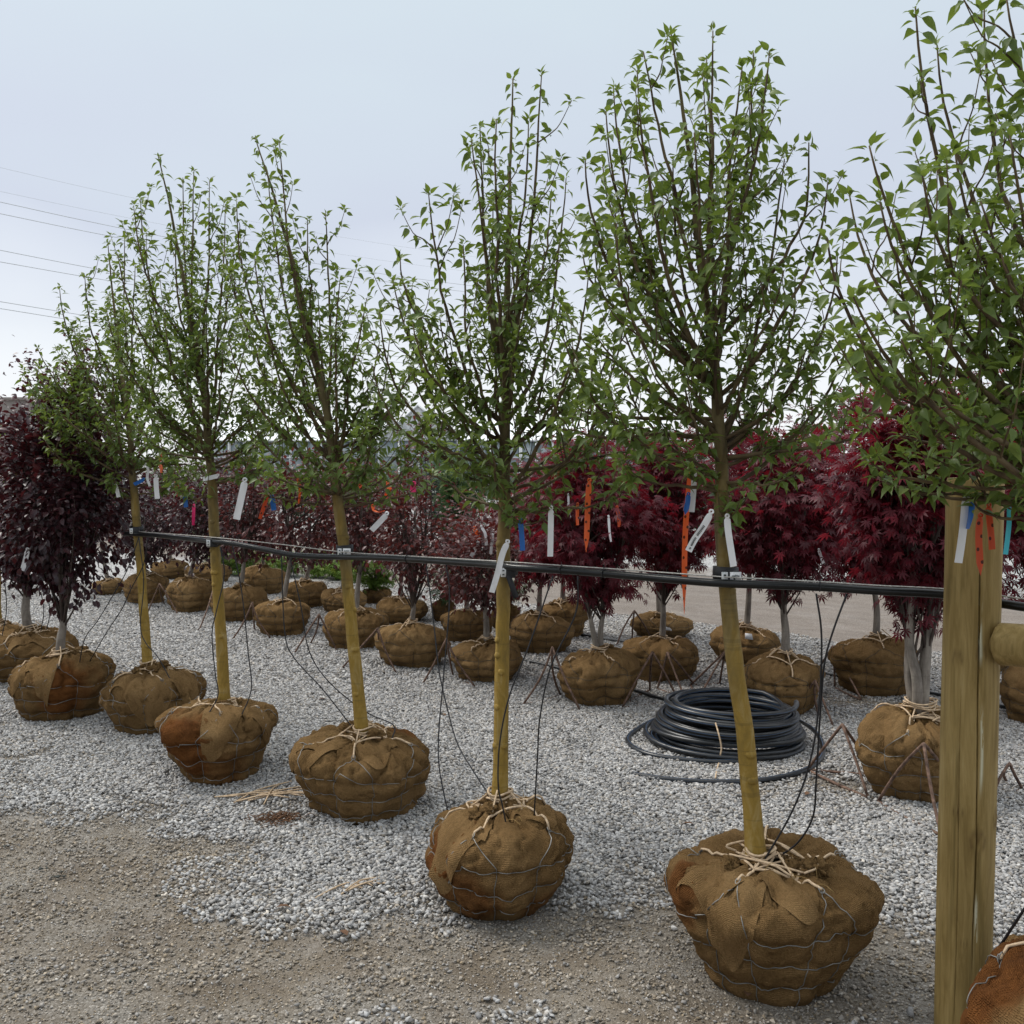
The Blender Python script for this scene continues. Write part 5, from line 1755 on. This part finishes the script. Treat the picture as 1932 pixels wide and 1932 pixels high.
# pipes lying on the gravel behind
for (pl, lab) in (([(560, 1170), (590, 1176), (640, 1186), (735, 1206), (850, 1222), (975, 1243), (1060, 1262), (1140, 1285), (1206, 1304), (1240, 1316), (1282, 1323)], 'black pipe on the gravel running between the middle rows of balls'),
                  ([(1040, 1188), (1103, 1199), (1190, 1213), (1343, 1233), (1430, 1246), (1500, 1259), (1580, 1275), (1720, 1301), (1900, 1335)], 'black pipe on the gravel running between the last rows near the road'),
                  ([(140, 1124), (185, 1130), (235, 1137), (300, 1146)], 'black pipe on the gravel behind the purple plum trees')):
    q = [G(x, y, 0.022) for x, y in pl]
    tag(build('ground_pipe', [tube(path(q, 60), 0.014, 10)], M['black_poly'], None, origin=q[0]), lab, 'pipe', 'pipes lying on the gravel')

# ------------------------------------------------------------------ coil of hose
cc = G(1375, 1400)
rg = np.random.default_rng(9)
n_l = 24
ptsH = []
lay = [(0.475, 0.018), (0.445, 0.018), (0.47, 0.047), (0.44, 0.049), (0.41, 0.020), (0.462, 0.076), (0.43, 0.078), (0.40, 0.050), (0.45, 0.105), (0.415, 0.108), (0.38, 0.08), (0.44, 0.133), (0.405, 0.137), (0.425, 0.162), (0.39, 0.165), (0.36, 0.137), (0.40, 0.190), (0.37, 0.192), (0.385, 0.218), (0.355, 0.205), (0.33, 0.17), (0.372, 0.24)]
for k, (rad0, z0) in enumerate(lay):
    c2 = cc[:2] + rg.normal(0, 0.018, 2)
    ph, tl = rg.uniform(0, 6.28), rg.uniform(0, 0.026)
    el = rg.uniform(-0.02, 0.03)
    for s in range(36):
        a = s / 36 * 2 * math.pi + 0.3
        rr = rad0 * (1 + el * math.cos(2 * a + ph)) + 0.006 * math.sin(3 * a + ph)
        zq = max(0.017, z0 + tl * math.sin(a + ph))
        ptsH.append((c2[0] + rr * math.cos(a), c2[1] + rr * math.sin(a), zq))
ptsH = np.array(ptsH)
# ease from loop to loop
ker = np.ones(7) / 7
pad = np.vstack([np.repeat(ptsH[:1], 3, 0), ptsH, np.repeat(ptsH[-1:], 3, 0)])
ptsH = np.stack([np.convolve(pad[:, q], ker, 'valid') for q in range(3)], 1)
coil = empty('hose_coil', cc)
tag(coil, 'big coil of black hose with blue stripe lying on the gravel', 'hose')
build('coiled_hose', [tube(ptsH, 0.0152, 10)], M['hose'], coil)
lp = [(1193, 1461), (1260, 1471), (1346, 1476), (1430, 1473), (1500, 1460), (1540, 1440), (1553, 1412), (1535, 1378), (1490, 1352)]
build('loose_end', [tube(path([G(x, y, 0.016) for x, y in lp], 70), 0.0155, 10)], M['hose'], coil)
lp2 = [(1262, 1345), (1216, 1366), (1186, 1388), (1190, 1405), (1225, 1422), (1290, 1432), (1360, 1436), (1430, 1432), (1490, 1420)]
build('loose_loop', [tube(path([G(x, y, 0.018) + np.array([0, -0.02, 0]) for x, y in lp2], 70), 0.0155, 10)], M['hose'], coil)
tie = [AT(1350, 1364, cc[1] - 0.42), AT(1356, 1385, cc[1] - 0.475), AT(1361, 1410, cc[1] - 0.495), AT(1359, 1425, cc[1] - 0.50)]
build('tie_twine', [tube(path(tie, 14), 0.0045, 5), tube(path([G(1356, 1440, 0.02), G(1352, 1455, 0.012), G(1350, 1468, 0.03)], 10), 0.0045, 5)], M['twine'], coil)

# ------------------------------------------------------------------ rusty rod stands
STANDS = [  # apex, feet, pairs of feet joined on the ground
    ((602, 1159), [(554, 1235), (637, 1231), (585, 1215)], [(0, 1)]),
    ((713, 1185), [(642, 1264), (748, 1271), (720, 1246)], [(0, 1), (1, 2), (0, 2)]),
    ((842, 1205), [(797, 1291), (896, 1296), (855, 1275)], [(1, 2)]),
    ((1042, 1221), [(987, 1329), (1095, 1341), (1058, 1312)], [(0, 2)]),
    ((1197, 1152), [(1163, 1219), (1229, 1204), (1193, 1208)], []),
    ((1231, 1230), [(1174, 1335), (1281, 1323), (1226, 1302)], [(0, 1), (0, 2)]),
    ((1259, 1231), [(1292, 1317), (1307, 1288), (1240, 1300)], [(0, 2)]),
    ((1368, 1229), [(1303, 1292), (1318, 1319), (1358, 1290)], [(0, 1), (0, 2)]),
    ((1538, 1284), [(1494, 1340), (1572, 1370), (1545, 1352)], [(1, 2)]),
    ((1571, 1219), [(1540, 1268), (1625, 1320), (1575, 1297)], [(1, 2)]),
    ((1589, 1367), [(1523, 1452), (1638, 1505), (1645, 1462)], [(0, 1), (0, 2)]),
    ((1743, 1403), [(1657, 1512), (1776, 1576), (1812, 1500)], [(0, 1), (1, 2)]),
    ((301, 1101), [(279, 1154), (336, 1160), (310, 1140)], [(0, 1)]),
    ((402, 1113), [(375, 1190), (430, 1168), (404, 1160)], [(0, 1)]),
    ((476, 1137), [(438, 1207), (512, 1206), (480, 1190)], [(0, 2), (1, 2)]),
    ((1905, 1440), [(1875, 1500), (1930, 1490), (1900, 1475)], [(0, 1)]),
    ((891, 1142), [(862, 1185), (905, 1190), (885, 1175)], []),
]
SLAB = {0: 'rusty rod stand between the leaning pear and second pear, astride bare gravel', 1: 'rusty rod stand at the ball of the thin whip tree, three ground bars', 2: 'rusty rod stand between the thin whip tree ball and low red tree ball', 3: 'rusty rod stand left of the split stemmed maple ball', 4: 'rusty rod stand at the maple ball farthest by the road, with paper label', 7: 'rusty rods leaning beside the tagged maple ball behind the leaning pear', 8: 'rusty rod stand on the right flank of the slumped maple ball', 9: 'rusty rod stand before the collared maple ball by the road', 15: 'rusty rod stand partly showing right of the wooden post', 10: 'rusty rod stand next to the ball half hidden by the post, spread wide on gravel', 11: 'rusty rod stand leaning before the ball half hidden by the post'}
for k, (a, feet, prs) in enumerate(STANDS):
    fp = [G(x, y, 0.008) for x, y in feet]
    Ym = np.mean([f[1] for f in fp[:2]])
    apx = AT(*a, Ym + 0.02)
    st = empty('rod_stand', (np.mean([f[0] for f in fp]), Ym, 0))
    tag(st, SLAB.get(k, 'rusty bent steel rod stand standing on gravel between the back row balls'), 'rod stand', None if k in SLAB else 'rusty rod stands in the back rows')
    rg = np.random.default_rng(k)
    for f in fp:
        q = np.linspace(0, 1, 9)[:, None]
        bow = rg.normal(0, 0.012, 3)
        build('leg', [tube(apx * (1 - q) + f * q + bow * np.sin(q * math.pi), 0.0078, 6)], M['rust'], st)
    for (i, j) in prs:
        q = np.linspace(0, 1, 9)[:, None]
        build('ground_bar', [tube(fp[i] * (1 - q) + fp[j] * q + rg.normal(0, 0.01, 3) * np.array([1, 1, 0.1]) * np.sin(q * math.pi), 0.0078, 6)], M['rust'], st)

# ------------------------------------------------------------------ ribbons and tags
def ribbon(name, mat, pl, Y, wpx, label, group=None, yaw=0.3, curl=0.0, cat='ribbon', tip=False, text=None):
    P = path([AT(x, y, Y) for x, y in pl], 16)
    n = len(P)
    wd = npx(wpx, Y) / 2
    f = np.linspace(0, 1, n)
    yw = yaw + curl * f
    side = np.stack([np.cos(yw), np.sin(yw), 0 * yw], 1)
    T = np.gradient(P, axis=0)
    T /= np.linalg.norm(T, axis=1)[:, None]
    side = side - T * (side * T).sum(1)[:, None]
    side /= np.linalg.norm(side, axis=1)[:, None]
    nrm = np.cross(side, T)
    wfac = np.clip(0.35 + f * 9, 0.35, 1.0)
    if tip:
        wfac = wfac * np.clip((1.0 - f) / 0.22, 0.05, 1)
    prof = 0.0012 + 0.10 * wd
    cols = []
    for u in (-1, -0.33, 0.33, 1):
        cols.append(P + side * (u * wd * wfac)[:, None] + nrm * (prof * (u * u - 0.4) * np.sin(f * 5 + yaw * 9))[:, None])
    V = np.concatenate(cols)
    L = np.concatenate([[0], np.cumsum(np.linalg.norm(np.diff(P, axis=0), axis=1))])
    uv = np.concatenate([np.stack([np.full(n, (u + 1) / 2), L], 1) for u in (-1, -0.33, 0.33, 1)])
    i = np.arange(n - 1)
    F = np.vstack([np.stack([c * n + i, (c + 1) * n + i, (c + 1) * n + i + 1, c * n + i + 1], 1) for c in range(3)])
    back = dict(V=V + np.tile(nrm * 0.0006, (4, 1)), F=[F[:, ::-1]], uv=uv)
    # the knot that holds it to the twig
    q = np.linspace(0, 2 * math.pi, 12)
    kn = tube(P[0] + 0.5 * wd * np.stack([np.cos(q), 0.6 * np.sin(q) * np.cos(q), np.sin(q)], 1) + np.array([0, 0, 0.4 * wd]), wd * 0.30, 5)
    o = build(name, [dict(V=V, F=[F], uv=uv), back, kn], M[mat], None, origin=P[-1])
    tag(o, label, cat, group)
    if text:
        mk = []
        for (f0, f1, rows) in text:
            for k in range(int(f0 * 100), int(f1 * 100), 3):
                ff = k / 100
                j = min(int(ff * (n - 1)), n - 2)
                g = ff * (n - 1) - j
                c = P[j] * (1 - g) + P[j + 1] * g
                hl = (P[-1] - P[0]) * 0.010
                hw = side[j] * wd * rows
                mk.append(dict(V=np.array([c - hl - hw, c + hl - hw, c + hl + hw * (0.6 if k % 2 else 1), c - hl + hw]) - nrm[j] * 0.0012 * np.sign(nrm[j][1] + 1e-9) * 1.0 + np.array([0, -0.0015, 0]), F=[np.array([[0, 1, 2, 3]])]))
        build('print', mk, M['ink'], o, smooth=False)
    return o


Y2, Y3, Y4, Y5, Y6 = TREE_Y
WT = 'white_tape'
RB = [
    (WT, 'tag_white', [(294, 900), (295, 920), (297, 941)], Y2 - 0.12, 9, 'white tape folded over a low pear twig by the pipe\'s open end', None, 0.2, 0),
    (WT, 'tag_white', [(271, 868), (279, 885), (278, 902), (283, 917)], Y2 - 0.1, 5, 'thin white tape curling beside the pear trunk at the pipe\'s open end', None, 0.4, 0.4),
    (WT, 'tag_white', [(218, 916), (221, 926), (224, 938)], Y2 - 0.1, 7, 'short white tape on the left twig of the last pear', None, 0.5, 0),
    ('orange_ribbon', 'orange', [(303, 858), (301, 868), (296, 872), (303, 880), (305, 892)], Y2 - 0.15, 9, 'crumpled orange ribbon bow in the last pear crown', None, 0.2, 1.2),
    ('blue_ribbon', 'blue', [(271, 905), (263, 909), (253, 914)], Y2 - 0.12, 7, 'blue ribbon tied across a twig of the last pear', None, 0.2, 0),
    (WT, 'tag_white', [(327, 910), (321, 917), (314, 926)], 11.0, 6, 'slanting white tape before the dark purple trees', None, 0.2, 0),
    ('orange_ribbon', 'red_orange', [(331, 901), (334, 920), (337, 938)], 11.2, 8, 'red orange ribbon hanging in the dark purple trees', None, 0.3, 0.5),
    ('blue_ribbon', 'blue', [(349, 933), (350, 945), (351, 957)], Y3 - 0.1, 8, 'short blue ribbon on a low twig left of the second pear', None, 0.2, 0.3),
    ('pink_ribbon', 'pink', [(366, 954), (365, 972), (365, 991)], 10.6, 6, 'narrow pink ribbon hanging in the dark purple trees', None, 0.3, 0.5),
    (WT, 'tag_white', [(411, 898), (398, 901), (383, 904)], Y3 - 0.06, 8, 'white tape wound level round the second pear trunk', None, 0.0, 0),
    (WT, 'tag_white', [(462, 908), (455, 940), (446, 980)], Y3 - 0.16, 13, 'wide white tape hanging slantwise right of the second pear', None, 0.1, 0),
    ('orange_ribbon', 'red_orange', [(504, 936), (498, 955), (491, 979)], Y4 - 0.1, 8, 'orange ribbon beside a blue one left of the leaning pear', None, 0.3, 0.6),
    ('blue_ribbon', 'blue', [(513, 938), (515, 950), (517, 963)], Y4 - 0.1, 10, 'blue ribbon beside an orange one left of the leaning pear', None, 0.2, 0.5),
    ('orange_ribbon', 'orange', [(562, 906), (566, 922), (564, 950)], Y4 - 0.1, 6, 'pale orange ribbon curling on a leaning pear twig', None, 0.3, 1.0),
    (WT, 'tag_white', [(52, 1038), (48, 1056), (42, 1077)], 6.55, 9, 'white tape hanging from the purple plum crown bottom', None, 0.2, 0),
    (WT, 'tag_white', [(22, 844), (15, 854), (8, 864)], 6.9, 8, 'slanting white tape high in the purple plum crown', None, 0.2, 0),
    ('orange_ribbon', 'orange', [(731, 913), (735, 925), (728, 934), (730, 944)], 7.9, 9, 'orange ribbon bow above the curled orange strip in red trees', None, 0.2, 1.0),
    ('orange_ribbon', 'orange', [(703, 950), (705, 962), (715, 966), (726, 963)], 7.9, 6, 'curled orange strip in the red trees above a white tape', None, 0.4, 0.6),
    ('pink_ribbon', 'pink', [(781, 914), (779, 923), (781, 934)], 8.0, 11, 'pink red ribbon tied to the thin whip stem', None, 0.2, 0.4),
    (WT, 'tag_white', [(730, 971), (716, 985), (701, 1001)], 7.9, 11, 'white tape slanting down left from the thin whip tree', None, 0.2, 0),
    ('orange_ribbon', 'red_orange', [(682, 897), (679, 908), (682, 921)], 8.6, 10, 'red orange ribbon in the red tree behind the leaning pear', None, 0.2, 0.4),
    (WT, 'tag_white', [(902, 1025), (896, 1036), (889, 1051)], 7.4, 8, 'slanting white tape in the low branched red tree', None, 0.2, 0),
    ('orange_ribbon', 'orange', [(895, 997), (901, 1008), (905, 1022)], 7.5, 8, 'orange ribbon in the low branched red tree', None, 0.2, 0.7),
    (WT, 'tag_white', [(930, 1010), (928, 1027), (926, 1045)], 7.3, 6, 'narrow upright white tape in the low branched red tree', None, 0.5, 0),
    (WT, 'tag_white', [(908, 994), (916, 1008), (918, 1029)], 7.3, 6, 'curving white tape in the low branched red tree', None, 0.5, 0),
    (WT, 'tag_white', [(958, 1024), (948, 1045), (939, 1080), (928, 1118)], Y5 - 0.12, 12, 'long white tape hanging across the pipe from the straight pear', None, 0.2, 0.2),
    ('blue_ribbon', 'blue', [(982, 983), (984, 1005), (986, 1039)], Y5 - 0.1, 10, 'blue ribbon hanging right of the straight pear trunk', None, 0.15, 0),
    (WT, 'tag_white', [(1040, 960), (1039, 1000), (1038, 1050)], Y5 - 0.12, 11, 'white tape hanging straight from the straight pear side twig', None, 0.1, 0),
    (WT, 'tag_white', [(1072, 934), (1073, 955), (1076, 977)], 6.8, 5, 'narrow white tape in the split stemmed maple', None, 0.5, 0.2),
    ('orange_ribbon', 'orange', [(1112, 908), (1109, 950), (1107, 1000), (1106, 1042)], Y5 - 0.02, 11, 'long orange ribbon hanging before the split stemmed maple', None, 0.2, 0.2, True),
    ('orange_ribbon', 'orange', [(1090, 952), (1089, 970), (1090, 991)], Y5 + 0.02, 7, 'short orange ribbon next to the long one by the split maple', None, 0.3, 0.3),
    ('orange_ribbon', 'red_orange', [(1164, 958), (1167, 975), (1169, 994)], 6.6, 8, 'red orange ribbon at the right side of the split stemmed maple', None, 0.3, 0.3),
    (WT, 'tag_white', [(1148, 975), (1150, 1000), (1153, 1022)], 6.5, 6, 'two part white tape in the split stemmed maple', None, 0.5, 0.4),
    ('orange_ribbon', 'orange', [(1304, 888), (1299, 930), (1293, 1000), (1291, 1080), (1291, 1159)], Y6 + 0.12, 11, 'very long orange spotted ribbon hanging below the pipe level', None, 0.15, 0.15, True),
    (WT, 'tag_white', [(1310, 878), (1309, 915), (1305, 966)], Y6 + 0.10, 11, 'white tape hanging at the top of the very long orange ribbon', None, 0.1, 0),
    ('blue_ribbon', 'blue', [(1299, 934), (1297, 950), (1292, 972)], Y6 + 0.08, 10, 'blue ribbon tied on the very long orange ribbon', None, 0.1, 0, True),
    (WT, 'tag_white', [(1372, 976), (1375, 1010), (1384, 1069)], Y6 - 0.09, 13, 'bright white tape hanging on the leaning pear trunk', None, 0.1, 0),
    (WT, 'tag_white', [(1823, 940), (1818, 990), (1808, 1062)], 2.66, 16, 'wide white tape hanging before the wooden post', None, 0.1, 0),
    ('blue_ribbon', 'blue', [(1836, 946), (1832, 968), (1829, 982), (1826, 998)], 2.65, 14, 'blue ribbon loop over the white tape before the post', None, 0.2, 0.5),
    ('orange_ribbon', 'red_orange', [(1850, 975), (1847, 1010), (1848, 1050), (1850, 1086)], 2.66, 14, 'pointed orange spotted ribbon hanging before the post', None, 0.1, 0, True),
    ('orange_ribbon', 'red_orange', [(1866, 955), (1868, 990), (1872, 1037)], 2.68, 13, 'shorter blunt orange spotted ribbon before the post', None, 0.1, 0),
    (WT, 'tag_white', [(1598, 935), (1590, 960), (1580, 984)], 6.8, 6, 'twisted white tape in the maple left of the post', None, 0.3, 0.8),
    ('orange_ribbon', 'red_orange', [(1648, 950), (1652, 962), (1657, 978)], 6.8, 9, 'small orange ribbon in the maple left of the post', None, 0.3, 0.8),
    (WT, 'tag_white', [(1545, 1038), (1549, 1050), (1554, 1063)], 6.5, 7, 'small white tape low in the maples left of the post', None, 0.3, 0),
    ('purple_ribbon', 'purple', [(1582, 914), (1590, 922), (1600, 926)], 6.7, 6, 'small purple ribbon in the maple left of the post', None, 0.3, 0),
]
for q in RB:
    ribbon(q[0], q[1], q[2], q[3], q[4], q[5], q[6], q[7], q[8], tip=(len(q) > 9))
ribbon(WT, 'tag_white', [(1342, 968), (1326, 995), (1310, 1018), (1299, 1040)], Y6 - 0.12, 14, 'white printed tag slanting left off the leaning pear fork', None, 0.2, 0, text=((0.30, 0.55, 0.35), (0.62, 0.85, 0.30), (0.9, 0.96, 0.25)))
aq = ribbon('aqua_ribbon', 'aqua', [(1905, 955), (1904, 985), (1897, 1046)], 2.66, 10, 'aqua ribbon with black lettering at the right edge of the post', None, 0.1, 0)
# lettering on the aqua ribbon
fc = bpy.data.curves.new('lettering', 'FONT')
fc.body = 'MDC U.PT ARIETE'
fc.size = 0.0105
fc.align_x = 'LEFT'
ft = bpy.data.objects.new('lettering_source', fc)
COL.objects.link(ft)
fo = bpy.data.objects.new('lettering', bpy.data.meshes.new_from_object(ft.evaluated_get(bpy.context.evaluated_depsgraph_get())))
bpy.data.objects.remove(ft)
COL.objects.link(fo)
fo.data.materials.clear()
fo.data.materials.append(M['ink'])
pa, pb_ = AT(1894.5, 1043, 2.652), AT(1899.5, 1005, 2.652)
xa = nrmz(pb_ - pa)
ya = nrmz(np.cross([0, -1.0, 0], xa))
za = np.cross(xa, ya)
mw = Matrix(((xa[0], ya[0], za[0], pa[0]), (xa[1], ya[1], za[1], pa[1]), (xa[2], ya[2], za[2], pa[2]), (0, 0, 0, 1)))
fo.parent = aq
fo.matrix_parent_inverse = Matrix.Translation(-Vector(aq.location))
fo.matrix_local = Matrix.Translation(-Vector(aq.location)) @ mw
fo.matrix_parent_inverse = Matrix.Identity(4)
# paper labels lying on two balls
for (x, y, bk_, lab) in ((1262, 1182, (1244, 1201), 'white paper label on the maple ball at the road'), (1413, 1197, (1407, 1249), 'white paper label on the maple ball behind the leaning pear')):
    c = ball_hit(BALLS[bk_], x, y) + np.array([0, -0.012, 0.01])
    a = 0.032
    V = np.array([[-a, 0, -a * 0.5], [a, 0, -a * 0.8], [a * 0.9, 0.03, a * 0.5], [-a * 0.8, 0.03, a * 0.7]]) + c
    tag(build('paper_label', [dict(V=np.vstack([V, V + [0, 0.002, 0.001]]), F=[np.array([[0, 1, 2, 3], [7, 6, 5, 4], [0, 4, 5, 1], [1, 5, 6, 2], [2, 6, 7, 3], [3, 7, 4, 0]])])], M['tag_white'], None, origin=c), lab, 'label', 'paper labels on maple balls')

# ------------------------------------------------------------------ litter
def scraps(name, px, n, Ls, rad, mat, label, spread, seed):
    r = np.random.default_rng(seed)
    parts = []
    c0 = G(*px, 0.012)
    for k in range(n):
        c = c0 + np.array([r.normal(0, spread[0]), r.normal(0, spread[1]), 0])
        a = r.normal(0.5, 0.5)
        d = np.array([math.cos(a), math.sin(a), 0]) * r.uniform(*Ls)
        parts.append(tube(path([c - d / 2, c + r.normal(0, 0.015, 3) * [1, 1, 0.3] + [0, 0, 0.012], c + d / 2], 7), rad, 4))
    o = build(name, parts, M[mat], None, origin=c0)
    tag(o, label, 'litter', kind='stuff')


scraps('twine_scraps', (503, 1500), 12, (0.10, 0.40), 0.004, 'twine', 'pale twine scraps on gravel left of the plain brown ball', (0.10, 0.04), 1)
scraps('twine_scraps', (672, 1672), 7, (0.10, 0.25), 0.0035, 'twine', 'few twine scraps on gravel left of the orange stained ball', (0.05, 0.03), 2)
scraps('dry_litter', (523, 1544), 90, (0.02, 0.06), 0.0018, 'needle_dead', 'brown heap of dry needles on the gravel', (0.05, 0.035), 3)
for (x, y, rz) in ((1443, 1622, 0.3), (1520, 1500, 0.9), (840, 1350, 2.0), (1410, 1880, 1.2), (520, 1712, 0.2), (655, 1765, 2.2), (1310, 1555, 2.9), (600, 1320, 0.4)):
    p = G(x, y, 0.02)
    TV, TF = TPL['oval']
    o = build('dead_leaf', [scatter(TV, list(TF), p[None], np.array([[math.cos(rz), math.sin(rz), 0.1]]), np.array([[0.1, 0.2, 1.0]]), np.array([0.055]), np.array([0.5]))], M['needle_dead'], None, origin=p)
    tag(o, 'single curled brown dead leaf on the ground', 'leaf', 'dead leaves on the ground')
